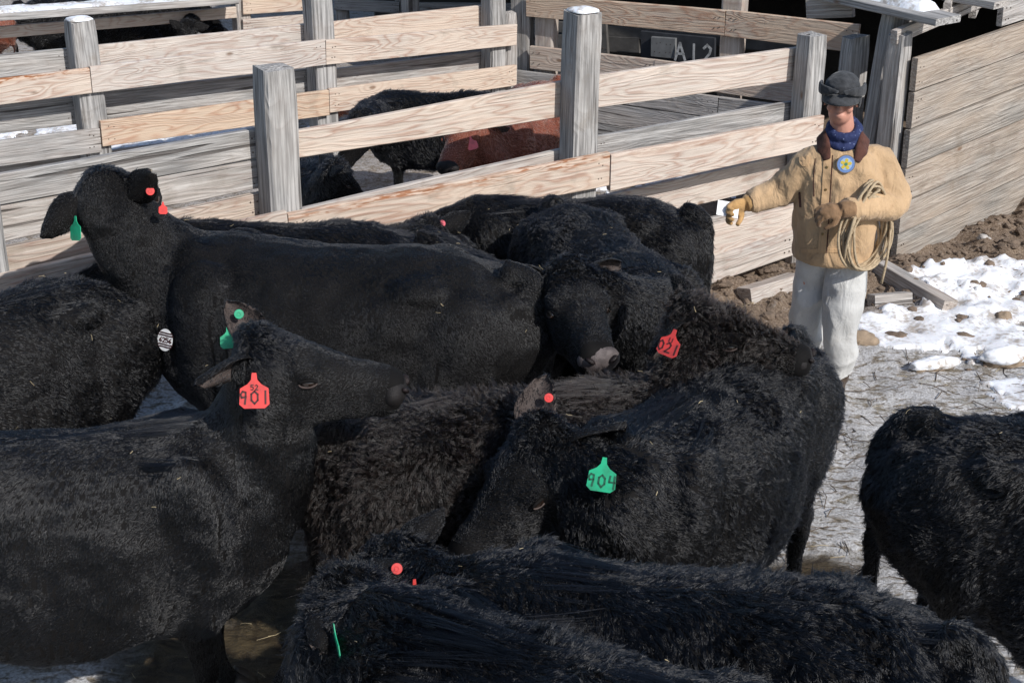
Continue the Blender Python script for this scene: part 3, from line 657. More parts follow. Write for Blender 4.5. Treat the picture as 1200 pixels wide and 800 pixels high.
# ------------------------------------------------------------------ cattle
PREV = {}; COWS = []
def cow(label, x, y, yaw, poll, nose, s=1., roll=0, bend=0., coat=.035, curl=.25, hair='black', count=60000, ears=None, tags=(), wd=1., hs=1., group='black cattle crowded in the near pen', legs=0, seed=1, face=.009, tail=True, label_cat='cow', ear_l=(0, 0), ear_r=(0, 0), rumpcurl=None, ear_s=1., neck_s=1.):
    """poll, nose: where the top of the head and the muzzle are in the world"""
    z0 = ground_h(np.array([x]), np.array([y]))[0]
    root = empty('cow', (x, y, 0), label, 'cow', group, (0, 0, R(yaw))); root.location.z = float(z0) - .01
    SK = Skin(); B = lambda X: bend * X * abs(X)
    st = [(-.84, 1.20, 1.04, .08), (-.80, 1.255, .88, .165), (-.70, 1.29, .72, .235), (-.55, 1.305, .62, .275), (-.38, 1.31, .56, .295), (-.15, 1.29, .50, .32), (.08, 1.275, .47, .335), (.30, 1.28, .475, .32), (.48, 1.305, .50, .275), (.60, 1.30, .54, .235), (.72, 1.23, .60, .20), (.80, 1.12, .68, .14)]
    cs = [vec(a * s, B(a) * s, (t + b) / 2 * s) for a, t, b, w_ in st]
    SK.ring_tube(cs, [vec(0, 0, 1)] * len(st), [cs[min(i + 1, len(cs) - 1)] - cs[max(i - 1, 0)] for i in range(len(cs))], [w_ * s * wd for *_, w_ in st], [(t - b) / 2 * s for _, t, b, _ in st], 28, 2.25)
    # ridge of the back, hooks, pins, shoulders
    for X_, Z_, rx, ry, rz, Y_ in ((-.42, 1.20, .13, .07, .06, .19), (-.74, 1.13, .08, .05, .06, .10), (.45, 1.0, .17, .10, .26, .20), (-.58, .98, .22, .13, .24, .17), (.0, .78, .38, .08, .25, .27)):
        for sg in (-1, 1): SK.ell(vec(X_, Y_ * sg * wd + B(X_), Z_) * s, (vec(1, 0, 0), vec(0, 1, 0), vec(0, 0, 1)), (rx * s, ry * s, rz * s))
    # legs
    lr = random.Random(seed); feet = []
    for fx, base in ((1, [(.46, .15, .98, .14), (.47, .175, .74, .105), (.46, .175, .58, .078), (.475, .17, .39, .056), (.47, .165, .22, .038), (.475, .165, .10, .046), (.50, .165, .035, .054), (.51, .165, -.03, .060)]), (-1, [(-.50, .15, 1.02, .17), (-.50, .175, .80, .155), (-.50, .18, .64, .10), (-.60, .17, .50, .062), (-.655, .165, .44, .056), (-.63, .165, .25, .041), (-.615, .165, .11, .047), (-.59, .165, .035, .054), (-.58, .165, -.03, .06)])):
        for sg in (-1, 1):
            sw = lr.uniform(-.10, .10) + (legs if sg * fx > 0 else -legs); m = len(base); pts = []
            for i, (a, b, c, r_) in enumerate(base):
                k = max(0, (i - 1) / (m - 2)); pts.append(vec(a + sw * k, b * sg * wd + B(a), c) * s)
            SK.tube(pts, [r_ * s for *_, r_ in base], 14, .85); feet.append(pts[-2])
    # neck
    hsz = s * hs
    nb = vec(.52, B(.52), .98) * s
    Wi = (Matrix.Translation(root.location) @ Matrix.Rotation(R(yaw), 4, 'Z')).inverted()
    tolocal = lambda q: np.array(Wi @ Vector(q))
    poll = tolocal(poll); nd = nrm(poll - nb)
    c1 = nb + vec(.24, 0, .12 * nd[2]) * s
    if False: print('neck length', round(float(np.linalg.norm(poll - nb)), 2), 'want about', .6 * s)
    cs, ts = [], []
    for i in range(8):
        t = i / 7; cs.append(nb * (1 - t) ** 2 + c1 * 2 * t * (1 - t) + poll * t * t); ts.append((c1 - nb) * 2 * (1 - t) + (poll - c1) * 2 * t)
    W = [.215, .205, .19, .175, .16, .146, .132, .115]; Hh = [.33, .315, .285, .25, .215, .185, .16, .135]
    SK.ring_tube(cs, [vec(0, 0, 1)] * 8, ts, [v * s * wd * (1 + (neck_s - 1) * .6 * math.sin(math.pi * i / 7)) for i, v in enumerate(W)], [v * s * (1 + (neck_s - 1) * math.sin(math.pi * i / 7)) for i, v in enumerate(Hh)], 22, 2.1)
    NC, NTg = np.array(cs), np.array([nrm(t) for t in ts])
    # head frame
    h = nrm(tolocal(nose) - poll); hy = math.atan2(h[1], h[0])
    sd0 = nrm(np.cross(vec(0, 0, 1), h)) if abs(h[2]) < .97 else vec(-math.sin(hy), math.cos(hy), 0); up = np.cross(h, sd0); cr_, sr_ = math.cos(R(roll)), math.sin(R(roll)); sdv = sd0 * cr_ + up * sr_; upv = np.cross(h, sdv)
    HP = lambda u, v=0, w_=0: poll + (h * u + sdv * v + upv * w_) * hsz
    hd = [(-.08, -.03, .085, .085), (-.04, -.005, .118, .115), (.02, -.01, .130, .130), (.09, -.035, .126, .148), (.16, -.052, .116, .150), (.23, -.058, .100, .130), (.30, -.060, .084, .107), (.36, -.060, .077, .092), (.41, -.058, .079, .084), (.45, -.056, .080, .076), (.475, -.056, .070, .062), (.488, -.056, .048, .042)]
    cs = [HP(u, 0, c) for u, c, *_ in hd]; SK.ring_tube(cs, [upv] * len(hd), [h] * len(hd), [a * hsz for *_, a, _ in hd], [b * hsz for *_, b in hd], 22, 2.35)
    ax = (h, sdv, upv)
    SK.ell(HP(-.01, 0, .085), ax, (.07 * hsz, .085 * hsz, .055 * hsz))                 # poll
    for sg in (-1, 1):
        SK.ell(HP(.12, .065 * sg, -.10), ax, (.12 * hsz, .05 * hsz, .095 * hsz))       # cheek
        SK.ell(HP(.160, .096 * sg, .034), ax, (.055 * hsz, .034 * hsz, .030 * hsz))     # brow
        SK.ell(HP(.445, .048 * sg, -.030), ax, (.035 * hsz, .030 * hsz, .03 * hsz)); SK.ell(HP(.29, .055 * sg, -.02), ax, (.09 * hsz, .022 * hsz, .02 * hsz))
    SK.ell(HP(.41, 0, -.125), ax, (.055 * hsz, .050 * hsz, .026 * hsz))                    # chin
    # tail head
    if tail:
        tp = [vec(-.70, B(-.74), 1.24), vec(-.80, B(-.84), 1.22), vec(-.86, B(-.85), 1.13), vec(-.885, B(-.85), .98), vec(-.875, B(-.85) + .01, .80), vec(-.87, B(-.85) + .03, .62), vec(-.86, B(-.85) + .03, .45)]
        SK.tube([p * s for p in tp], [.05 * s, .045 * s, .042 * s, .036 * s, .028 * s, .024 * s, .018 * s], 10)
    me = SK.build(.019 if not QUICK else .03, 5)
    # ears
    ES = Skin(); earfr = []
    for sg, eo in ((1, ear_l), (-1, ear_r)):
        e0 = HP(-.005, .088 * sg, .035); ea, eb = R(eo[0]), R(eo[1])     # ea: swing forward +, eb: raise +
        d = nrm(sdv * sg * math.cos(ea) * math.cos(eb) + h * (math.sin(ea) - .18) + upv * (math.sin(eb) + .02))
        opn = nrm(h * .9 - upv * .25 + sdv * sg * .1)
        if len(eo) > 2: opn = tolocal(CP) - e0
        opn = nrm(opn - d * opn.dot(d)); wv = np.cross(d, opn)
        L = .205 * hsz * ear_s; nu, nv = 12, 9; Pf, Pb = [], []
        for i in range(nu + 1):
            t = i / nu; hwid = (.030 + .062 * math.sin(min(1, t * 1.12) ** .8 * math.pi) ** .8 * 1.0 if t < 1 else .008) * hsz; hwid = (.022 + .047 * math.sin(math.pi * t ** .7)) * hsz * ear_s * (1 if t < .97 else .55)
            for j in range(nv):
                a = (j / (nv - 1) - .5) * 2; cup = (1 - a * a) * (.045 * (1 - .55 * t)) * hsz
                c = e0 + d * L * (t * 1.05 - .12 * 0 - .06 * a * a * t) - opn * cup + wv * a * hwid - upv * .02 * hsz * t * t
                Pf.append(c); Pb.append(c - opn * .010 * hsz * (1 - .5 * abs(a)))
        k0 = len(ES.V); m = len(Pf); ES.V += Pf + Pb
        q = lambda i, j: i * nv + j
        for i in range(nu):
            for j in range(nv - 1):
                ES.F.append((k0 + q(i, j), k0 + q(i, j + 1), k0 + q(i + 1, j + 1), k0 + q(i + 1, j))); ES.F.append((k0 + m + q(i, j), k0 + m + q(i + 1, j), k0 + m + q(i + 1, j + 1), k0 + m + q(i, j + 1)))
            for j, dj in ((0, 1), (nv - 1, -1)): ES.F.append((k0 + q(i, j), k0 + q(i + 1, j), k0 + m + q(i + 1, j), k0 + m + q(i, j)) if dj > 0 else (k0 + q(i, j), k0 + m + q(i, j), k0 + m + q(i + 1, j), k0 + q(i + 1, j)))
        for j in range(nv - 1): ES.F.append((k0 + q(nu, j), k0 + q(nu, j + 1), k0 + m + q(nu, j + 1), k0 + m + q(nu, j)))
        earfr.append((e0, d, opn, wv, L, sg))
    eme = mesh_from(ES.V, ES.F); eme.materials.append(None); eme.materials.append(None)
    for fi_, p in enumerate(eme.polygons):
        if all((v // 117) % 2 == 0 for v in p.vertices): p.material_index = 1
    # one mesh: body with the ears on it
    V1 = np.empty(len(me.vertices) * 3); me.vertices.foreach_get('co', V1); V1 = V1.reshape(-1, 3)
    # lumps of muscle and winter coat
    nv_ = np.empty(len(me.vertices) * 3); me.vertices.foreach_get('normal', nv_); nv_ = nv_.reshape(-1, 3)
    V1 = V1 + nv_ * (fbm(V1, 5, seed + 3, 3) * .012 + fbm(V1, 16, seed + 7, 2) * .004)[:, None]
    me.vertices.foreach_set('co', V1.ravel())
    bm = bmesh.new(); bm.from_mesh(me); nb_f = len(bm.faces); bm.from_mesh(eme); full = bpy.data.meshes.new('body')
    bm.to_mesh(full); bm.free()
    skin = SKIN_RED if hair == 'red' else SKIN_BLACK
    body = link('body', full, [skin, EAR_IN], root, smooth=True)
    # hair
    vis = int(count * 2.2) if not QUICK else 0
    if vis:
        scol = {'black': HAIR_BLACK, 'brown': HAIR_BROWN, 'red': HAIR_RED}[hair]
        def headq(p): d = (p - poll) / hsz; return d @ h, d @ sdv, d @ upv
        def len_fn(p, n):
            u, v, w_ = headq(p); zz = p[:, 2] / s
            L = np.full(len(p), coat); nh = (np.abs(v) < .2) & (np.abs(w_ + .03) < .22) & (u > -.05)
            L = np.where(nh, coat * .85 + (face - coat * .85) * smooth01(u, .02, .16), L)
            L = np.where(nh & (w_ > .03) & (u < .12), max(.022, coat * .9), L); L = np.where(nh & (w_ > .05) & (u < .05), .032, L)
            L = np.where(nh & (u > .40), face * .45, L); L = np.where(nh & (u > .437) & (w_ > -.095), 0, L)
            eyez = ((u - .175) ** 2 + (w_ - .0) ** 2 < .021 ** 2) & nh & (np.abs(v) > .07); L = np.where(eyez, .0, L)
            leg = smooth01(-zz, -.62, -.40); L = L * (1 - leg * .6)
            tl = (p[:, 0] < -.86 * s) & (zz < .62); L = np.where(tl, .11, L)
            L = np.where((n[:, 2] < -.5) & (p[:, 0] < .7 * s) & (zz > .4), L * 1.35, L)
            return L
        def flow_fn(p, n):
            d = ((p[:, None, :] - NC[None]) ** 2).sum(2); near = d.argmin(1); isn = (d.min(1) < (.33 * s) ** 2) & (p[:, 0] > .62 * s)
            f = np.tile(vec(-.75, 0, -.75), (len(p), 1)); f[:, 1] += .35 * np.sign(p[:, 1])
            f[isn] = -NTg[near[isn]] * .7 + vec(0, 0, -.75)
            u, v, w_ = headq(p); nh = (np.abs(v) < .17) & (np.abs(w_ + .03) < .2) & (u > -.03)
            f[nh] = (h[None] * np.where(u < .12, .7, -.6)[:, None] + sdv[None] * (v * 5)[:, None] - upv[None] * .35)[nh]
            leg = p[:, 2] < .55 * s; f[leg] = vec(0, 0, -1)
            return f
        def curl_fn(p):
            u, v, w_ = headq(p); pc = np.exp(-((u - .0) ** 2 + v ** 2 + (w_ - .1) ** 2) / .10 ** 2) * .7
            c = curl + pc
            if rumpcurl is not None: c = c + rumpcurl * smooth01(-p[:, 0], -.1, .5)
            return c
        grow_hair('coat', me, root, scol, vis, len_fn, flow_fn, curl_fn, seed=seed, rad=.00085 if count > 30000 else .0013)
        # ear fringe and fluff
        def elen(p, n):
            best = np.full(len(p), .007)
            for e0, d, opn, wv, L, sg in earfr:
                q = p - e0; ins = (q @ d > -.02) & (q @ d < L * 1.1); rim = np.abs(q @ wv) > .045 * hsz; best = np.where(ins & rim, .014, best)
            return best
        def eflow(p, n):
            f = np.zeros_like(p)
            for e0, d, opn, wv, L, sg in earfr:
                q = p - e0; m_ = np.linalg.norm(q - d * L * .5, axis=1) < .2 * hsz; f[m_] = d + (wv[None] * np.sign(q @ wv)[:, None] * .5)[m_]
            return f + 1e-4
        grow_hair('ear_hair', eme, root, scol, int(3000 if count > 30000 else 1500), elen, eflow, .15, seed=seed + 1, rad=.0009)
    # eyes, nose, hooves
    for sg in (-1, 1):
        ce = HP(.175, .111 * sg, -.002); S2 = Skin(); S2.ell(ce, ax, (.026 * hsz, .018 * hsz, .019 * hsz), 14); e_ = link('eye', mesh_from(S2.V, S2.F), EYE, root, smooth=True)
        S2 = Skin()
        for wz, rr_ in ((.010, 1.), (-.012, .6)):
            pts = [HP(.175 + .030 * math.cos(a), (.1195 + .005 * math.sin(a)) * sg, wz * math.sin(a) * 1.1 + .006 * math.cos(a)) for a in np.linspace(0, math.pi, 7)]
            S2.tube(pts, [.003 * hsz * rr_, .005 * hsz * rr_, .0065 * hsz * rr_, .0065 * hsz * rr_, .0065 * hsz * rr_, .005 * hsz * rr_, .003 * hsz * rr_], 8)
            link('eyelid', mesh_from(S2.V, S2.F), LID2 if wz < 0 else skin, e_, smooth=True); S2 = Skin()
    S2 = Skin(); S2.ell(HP(.452, 0, -.048), ax, (.048 * hsz, .084 * hsz, .058 * hsz), 20); nz = link('muzzle', mesh_from(S2.V, S2.F), NOSE2 if 'bare grey nose' in label else NOSE, root, smooth=True)
    for sg in (-1, 1):
        S2 = Skin(); a1 = nrm(sdv * sg * .8 + upv * .5 - h * .3); a2 = nrm(np.cross(a1, h)); S2.ell(HP(.492, .044 * sg, -.028), (a1, nrm(np.cross(a2, a1)), a2), (.021 * hsz, .014 * hsz, .010 * hsz), 12)
        link('nostril', mesh_from(S2.V, S2.F), NOSTRIL, nz, smooth=True)
    for f in feet:
        for sg in (-1, 1):
            S2 = Skin(); S2.tube([f + vec(-.01, .028 * sg, .035) * s, f + vec(.03, .03 * sg, .01) * s, f + vec(.05, .03 * sg, -.03) * s], [.034 * s, .034 * s, .038 * s], 10); link('hoof', mesh_from(S2.V, S2.F), HOOF, root, smooth=True)
    # ear tags: (ear side +1 left / -1 right, colour, kind, text, t along the ear, extra)
    for tg in tags:
        sg, colr, kind, text = tg[:4]; ex = tg[4] if len(tg) > 4 else {}
        e0, d, opn, wv, L, _ = [e for e in earfr if e[5] == sg][0]
        face_ = opn if ex.get('front', 1) else -opn
        c = e0 + d * L * ex.get('t', .5) + (face_ * .004 - opn * .022 * (1 if ex.get('front', 1) else 1.5)) * hsz
        Ri = Matrix.Rotation(-R(yaw), 3, 'Z'); loc_ = lambda v: np.array(Ri @ Vector(v))
        if 'px' in ex:      # where it hangs, just proud of the coat
            wp = Wi.inverted() @ Vector(c); dr = ray(*ex['px']).normalized(); wp = CP + dr * ((wp - CP).dot(dr) - ex.get('out', .03)); c = tolocal(wp); face_ = nrm(loc_(-dr) + loc_(ex.get('turn', (0, 0, 0))))
        if kind == 'button':
            yv = -face_; xv = nrm(wv + .01 - yv * (wv + .01).dot(yv)); zv = np.cross(xv, yv); M = Matrix((Vector(xv), Vector(yv), Vector(zv))).transposed().to_4x4(); M.translation = Vector(c + face_ * .008)
            link('ear_button', disc(.017 * ex.get('s', 1), .003, M), TAGM[colr], root, smooth=False)
        else:
            # hanging flag tag in front of the ear
            ti = R(ex.get('tilt', 0)); down = loc_((math.sin(ti), -.35 * math.cos(ti), -math.cos(ti))) if 'px' in ex else np.array(ex.get('down', (0, 0, -1)), float)
            down = nrm(down); fc = np.array(face_ if 'face' not in ex else loc_(ex['face']), float); fc = nrm(fc - down * fc.dot(down))
            yv = -fc; zv = -down; xv = nrm(np.cross(yv, zv)); M = Matrix((Vector(xv), Vector(yv), Vector(zv))).transposed().to_4x4(); M.translation = Vector(c + fc * .006 - down * .055 * ex.get('s', 1.) * (1 if 'px' in ex else 0))
            S_ = ex.get('s', 1.) * .075
            O = [(-.10, .0), (.10, 0), (.14, -.28), (.30, -.45), (.62, -.62), (.66, -1.25), (.45, -1.42), (-.45, -1.42), (-.66, -1.25), (-.62, -.62), (-.30, -.45), (-.14, -.28)]
            me_ = extrude_outline([(a * S_ * .9, b * S_) for a, b in O], .0025)
            me_.transform(M); tgo = link('ear_tag', me_, TAGM[colr], root)
            if text:
                Mt = M @ Matrix.Translation((0, -.0022, -.98 * S_)) @ Matrix.Rotation(R(ex.get('rot', 0)), 4, 'Y'); link('tag_number', strokes(text, S_ * .55, Mt, S_ * .075), INKG if colr == 'green' else INK, tgo)
                if ex.get('small'): Mt = M @ Matrix.Translation((0, -.0022, -.58 * S_)); link('tag_mark', strokes(ex['small'], S_ * .22, Mt, S_ * .04), INKG if colr == 'green' else INK, tgo)
    PREV[label] = root; root['_h'] = 1; del root['_h']
    COWS.append((root, full))
    if False:
        W_ = Matrix.Translation(root.location) @ Matrix.Rotation(R(yaw), 4, 'Z')
        def pj(p):
            v = W_ @ Vector(p) - CP; dep = v.y * math.cos(PITCH) - v.z * math.sin(PITCH); upc = v.y * math.sin(PITCH) + v.z * math.cos(PITCH); return (round(600 + FPX * v.x / dep), round(400 - FPX * upc / dep))
        print('COW', label[:40], 'rump', pj((-.8 * s, 0, 1.25 * s)), 'withers', pj((.5 * s, 0, 1.3 * s)), 'poll', pj(poll), 'eyeL', pj(HP(.175, .1)), 'eyeR', pj(HP(.175, -.1)), 'nose', pj(HP(.48)), 'earL', pj(earfr[0][0] + earfr[0][1] * earfr[0][4]), 'earR', pj(earfr[1][0] + earfr[1][1] * earfr[1][4]))
    return root
PX = atz
F_ = lambda x, y, **k: dict(px=(x, y), **k)
cow('black cow at lower left with its head raised, red 901 tag in its ear', -1.60, 4.32, 14, PX(302, 425, 1.48), PX(455, 440, 1.42), s=1.0, hs=1.05, tags=((1, 'green', 'button', '', F_(280, 368, out=.02)), (1, 'green', 'flag', '', F_(268, 396, s=.7, out=.0, tilt=5)), (-1, 'red', 'flag', '901', F_(298, 458, s=1.12, small='52', out=.05))), coat=.020, curl=.08, seed=1, count=150000, ear_s=.9, ear_l=(-40, 62, 1), ear_r=(-50, -12))
cow('curly brownish black cow in the middle with a red tag, head over its neighbour', .02, 4.84, 13, PX(808, 384, 1.30), PX(908, 402, 1.27), s=.925, hs=1.08, face=.026, curl=.6, coat=.031, hair='brown', seed=2, count=110000, tags=((-1, 'red', 'flag', '021', F_(786, 402, tilt=-22, small='11', out=.11, turn=(-.5, 0, 0))),), ear_r=(-20, -20), ear_l=(-20, 30))
cow('black cow with the green 904 tag, head low to the left', .745, 4.86, 234, PX(645, 525, 1.12), PX(545, 640, .86), s=.98, hs=1.12, face=.014, curl=.28, coat=.028, seed=3, count=100000, tags=((1, 'green', 'flag', '904', F_(706, 556, s=1.1, out=.20, tilt=-8)), (-1, 'red', 'button', '', F_(643, 466, out=.02))), ear_l=(-50, -5), ear_r=(-64, 24, 1))
cow('black cow at the bottom right, long woolly back towards the camera', .49, 3.40, 167, PX(474, 672, 1.08), PX(415, 750, .80), s=1.0, curl=.3, coat=.036, seed=4, count=110000, ear_s=.85, ear_r=(-30, -5), tags=((-1, 'red', 'button', '', F_(472, 636, turn=(0, 0, .9))),))
cow('black cow at the bottom edge seen from above, red ear button', .12, 3.03, 150, PX(420, 712, 1.15), PX(335, 790, .85), s=1.0, coat=.038, curl=.3, seed=5, count=90000, tags=((-1, 'red', 'button', '', F_(465, 666, out=.05)), (-1, 'red', 'flag', '', F_(484, 694, s=.75, out=.09, turn=(.9, 0, 0))), (1, 'green', 'flag', '', F_(397, 755, s=1.1, out=.08, turn=(-3.5, 0, 0), tilt=8))), ear_r=(0, -25))
cow('black cow at the right edge turned away, tail towards the herd', 2.11, 4.02, -32, Vector((2.9, 3.4, 1.2)), Vector((3.2, 3.1, .95)), s=1.05, coat=.028, seed=6, count=90000)
cow('big black cow with raised head and white oval sticker on its side', -.80, 5.87, 167, PX(130, 243, 1.56), PX(130, 243, 1.56) + Vector((-.02, .45, -.06)), s=1.11, neck_s=1.04, hs=1.16, coat=.011, curl=.04, seed=7, count=190000, ear_s=.86, ear_l=(-10, -38), ear_r=(-25, 50), tags=((-1, 'red', 'button', '', F_(176, 224, s=1.1)), (-1, 'red', 'flag', '', F_(190, 244, s=.5, out=0, turn=(.8, 0, 0))), (1, 'green', 'flag', '', F_(90, 268, s=1., out=.04, turn=(-1.2, 0, 0)))))
cow('black cow at the left edge behind the stickered cow, straw on its round rump', -2.29, 5.42, 225, Vector((-3.1, 4.7, .9)), Vector((-3.4, 4.5, .6)), s=1.02, coat=.026, tail=False, seed=8, count=60000)
cow('black cow showing only its back behind the stickered cow', -1.15, 6.75, 176, Vector((-2.2, 6.6, .85)), Vector((-2.5, 6.5, .5)), s=.95, seed=9, count=40000)
cow('small black cow with a pink ear button by the fence', -.22, 6.6, 120, PX(505, 278, 1.0), PX(470, 291, .75), s=.85, coat=.024, seed=10, count=50000, tags=((-1, 'pink', 'button', '', F_(518, 262, s=1.1)),), ear_r=(0, 30))
cow('black cow facing the camera with a bare grey nose', .47, 6.50, -70, PX(664, 338, 1.26), PX(686, 378, 1.215), s=.97, hs=1.12, face=.013, coat=.022, seed=11, count=80000, curl=.35, tags=((-1, 'red', 'flag', '', F_(626, 338, s=.55, tilt=60, out=.05, turn=(0, 0, 1.5))),), ear_r=(-20, 5), ear_l=(-20, 0))
cow('black cow standing along the fence with its tail to the man', .30, 7.42, 176, Vector((-.7, 7.4, .85)), Vector((-1, 7.3, .5)), s=.90, coat=.026, seed=12, count=60000)
# beyond the fences
BG = 'cattle in the pens behind the fences'
cow('small black calf behind the grey post, head between the rails', -1.35, 9.15, -72, PX(388, 200, .95), PX(425, 230, .76), s=.72, seed=21, count=24000, group=BG)
cow('black cow beside the red one, seen between the rails', -.55, 10.75, 177, PX(425, 142, .95), PX(398, 185, .7), s=.74, seed=22, count=20000, group=BG)
cow('rust red cow with a pink ear tag behind the nearest fence', .06, 9.62, 246, PX(548, 150, 1.10), PX(510, 212, .92), s=.93, seed=23, count=40000, hair='red', coat=.022, group=BG, tags=((1, 'pink', 'flag', '', F_(553, 168, s=.8, out=.16, tilt=15)),), ear_l=(0, -10))
cow('red cow at the far left edge behind the middle fence', -5.72, 14.4, 180, Vector((-6.6, 14.4, .8)), Vector((-7.2, 14.4, .6)), s=.74, seed=24, count=9000, hair='red', group=BG)
cow('black cow at the far left, left of the snow capped post', -4.55, 14.85, 8, Vector((-3.8, 14.9, .5)), Vector((-3.5, 14.8, .3)), s=.74, seed=25, count=9000, group=BG)
cow('black cow at the far left, right of the snow capped post', -3.98, 15.3, 4, Vector((-3.2, 15.3, .5)), Vector((-2.9, 15.3, .3)), s=.78, seed=26, count=9000, group=BG)
cow('dark cow with one ear up, rightmost of the farthest cattle', -4.0, 15.9, 12, PX(220, 36, .66), PX(208, 52, .42), s=.72, seed=27, count=12000, group=BG, ear_l=(0, 40))
cow('red brown cow low behind the middle fence', -1.35, 12.7, 10, Vector((-.75, 12.8, .45)), Vector((-.55, 12.8, .2)), s=.5, seed=28, count=6000, hair='red', group=BG)
# ------------------------------------------------------------------ surface lookups, sticker, straw
from mathutils.bvhtree import BVHTree
def bvh_of(o):
    me = o.data; M = o.matrix_basis if not o.parent else Matrix.Translation(o.parent.location) @ o.parent.rotation_euler.to_matrix().to_4x4() @ o.matrix_basis
    return BVHTree.FromPolygons([M @ v.co for v in me.vertices], [tuple(p.vertices) for p in me.polygons]), M
def hit(bv, px, py):
    d = ray(px, py).normalized(); l, n, i, t = bv.ray_cast(CP, d); return (l, n) if l else (None, None)
def surf_frame(l, n, up=Vector((0, 0, 1))):
    y = -n.normalized(); x = y.cross(up).normalized(); z = x.cross(y); M = Matrix((x, y, z)).transposed().to_4x4(); M.translation = l; return M
G_ = PREV['big black cow with raised head and white oval sticker on its side']
gb = [c for c in G_.children if c.name.startswith('body')][0]; bv, _ = bvh_of(gb); l, n = hit(bv, 197, 396)
if l:
    n = (n + (CP - l).normalized() * .6).normalized(); M = G_.matrix_basis.inverted() if False else (Matrix.Translation(G_.location) @ G_.rotation_euler.to_matrix().to_4x4()).inverted() @ surf_frame(l + n * .030, n) @ Matrix.Rotation(R(8), 4, 'Y')
    O = [(.036 * math.cos(a), .052 * math.sin(a)) for a in np.linspace(0, 2 * math.pi, 29)[:-1]]
    me = extrude_outline(O, .002); me.transform(M); st = link('sticker', me, simple('white_sticker', (.62, .63, .64), .5, .15, 30), G_)
    link('sticker_number', strokes('6256', .024, M @ Matrix.Translation((0, -.002, 0)), .0045, .62), INK, st)
    for zz in (.033, .022, -.021, -.032):
        ww = .85 * .036 * math.sqrt(1 - (zz / .052) ** 2); Mz = M @ Matrix.Translation((0, -.002, zz)) @ Matrix.Diagonal((2 * ww / .006, 1, 1, 1)); link('sticker_line', strokes('~', .0072, Mz, .0016, .83), INK, st)
STRAW = simple('dry_straw', (.42, .34, .20), .7, .35, 40); TWIG = simple('dark_twig', (.09, .065, .045), .8, .3, 40)
def bits(name, items, mat, parent=None):
    """items: (point, direction, length, width)"""
    V, F = [], []
    for p, d, L, w_ in items:
        p = Vector(p); d = Vector(d).normalized(); s_ = d.cross(Vector((0, 0, 1)));  s_ = s_.normalized() if s_.length > 1e-3 else Vector((1, 0, 0)); u = s_.cross(d); k = len(V); m = p + d * L * .5 + u * L * rnd.uniform(-.08, .12) + s_ * L * rnd.uniform(-.1, .1)
        for c in (p, m, p + d * L):
            V += [c + s_ * w_ / 2, c + u * w_ / 2 , c - s_ * w_ / 2, c - u * w_ / 2]
        for a in (0, 4): F += [(k + a + i, k + a + (i + 1) % 4, k + a + 4 + (i + 1) % 4, k + a + 4 + i) for i in range(4)]
        F += [(k + 3, k + 2, k + 1, k), (k + 8, k + 9, k + 10, k + 11)]
    return link(name, mesh_from(V, F), mat, parent)
items = []
for root, full in COWS[:12]:
    Mr = Matrix.Translation(root.location) @ root.rotation_euler.to_matrix().to_4x4(); P = full.polygons; n = len(P); want = 26 if 'straw' in root['label'] else 9; got = 0; tries = 0
    cl = None
    while got < want and tries < 4000:
        tries += 1; p = P[rnd.randrange(n)]
        if p.normal.z < .25 or p.center.x > .75 or p.center.z < .6: continue
        q = Mr @ p.center; nn = Mr.to_3x3() @ p.normal; d = Vector((rnd.gauss(0, 1), rnd.gauss(0, 1), rnd.gauss(0, .3))); d = d - nn * d.dot(nn)
        items.append((q + nn * rnd.uniform(.020, .034), d, rnd.uniform(.008, .028), rnd.uniform(.0012, .0022))); got += 1
tag(bits('straw', items, STRAW), kind='stuff')
# litter on the frozen ground
def gz(x, y): return float(ground_h(np.array([x]), np.array([y]))[0])
def litter(name, n, box, mat, L, W):
    it = []; xs = np.array([rnd.uniform(box[0], box[1]) for _ in range(n)]); ys = np.array([rnd.uniform(box[2], box[3]) for _ in range(n)]); zs = ground_h(xs, ys)
    for x, y, z in zip(xs, ys, zs): a = rnd.uniform(0, 6.28); it.append(((x, y, z + .004), (math.cos(a), math.sin(a), rnd.uniform(-.05, .12)), rnd.uniform(*L), rnd.uniform(*W)))
    return tag(bits(name, it, mat), kind='stuff')
litter('straw_litter', 1100, (-3, 4.6, 4.2, 9.5), STRAW, (.02, .09), (.0015, .003))
litter('twig_litter', 420, (1.2, 3.6, 5.4, 7.8), TWIG, (.05, .22), (.003, .006))
# pebbles: rubble of the bank as one mass, named rocks each on their own
def rock_mesh(r, seed, sq=(1, 1, .7)):
    bm = bmesh.new(); bmesh.ops.create_icosphere(bm, subdivisions=4, radius=1); P = np.array([v.co[:] for v in bm.verts])
    nz = fbm(P, 1.1, seed, 3) + .45 * (1 - 2 * np.abs(fbm(P, 2.6, seed + 9, 4))); fl = np.round(fbm(P, .9, seed + 40, 1) * 4) / 4
    for v, a, b in zip(bm.verts, nz, fl): v.co *= (1 + .34 * a + .22 * b); v.co = Vector((v.co.x * sq[0] * r, v.co.y * sq[1] * r, v.co.z * sq[2] * r))
    me = bpy.data.meshes.new('rock'); bm.to_mesh(me); bm.free(); return me
ROCK = simple('tan_stone', (.24, .18, .125), .85, .25, 14, .4); ROCKG = simple('pale_stone', (.36, .34, .32), .85, .3, 20, .4); CLOD = simple('mud_clod', (.15, .11, .08), .95, .35, 25, .6)
V, F = [], []
proto = rock_mesh(1, 77); pv = np.array([v.co[:] for v in proto.vertices]); pf = [tuple(p.vertices) for p in proto.polygons]
bm = bmesh.new(); bmesh.ops.create_icosphere(bm, subdivisions=2, radius=1); pv = np.array([v.co[:] for v in bm.verts]); pf = [tuple(v.index for v in f.verts) for f in bm.faces]; bm.free()
cl = 0
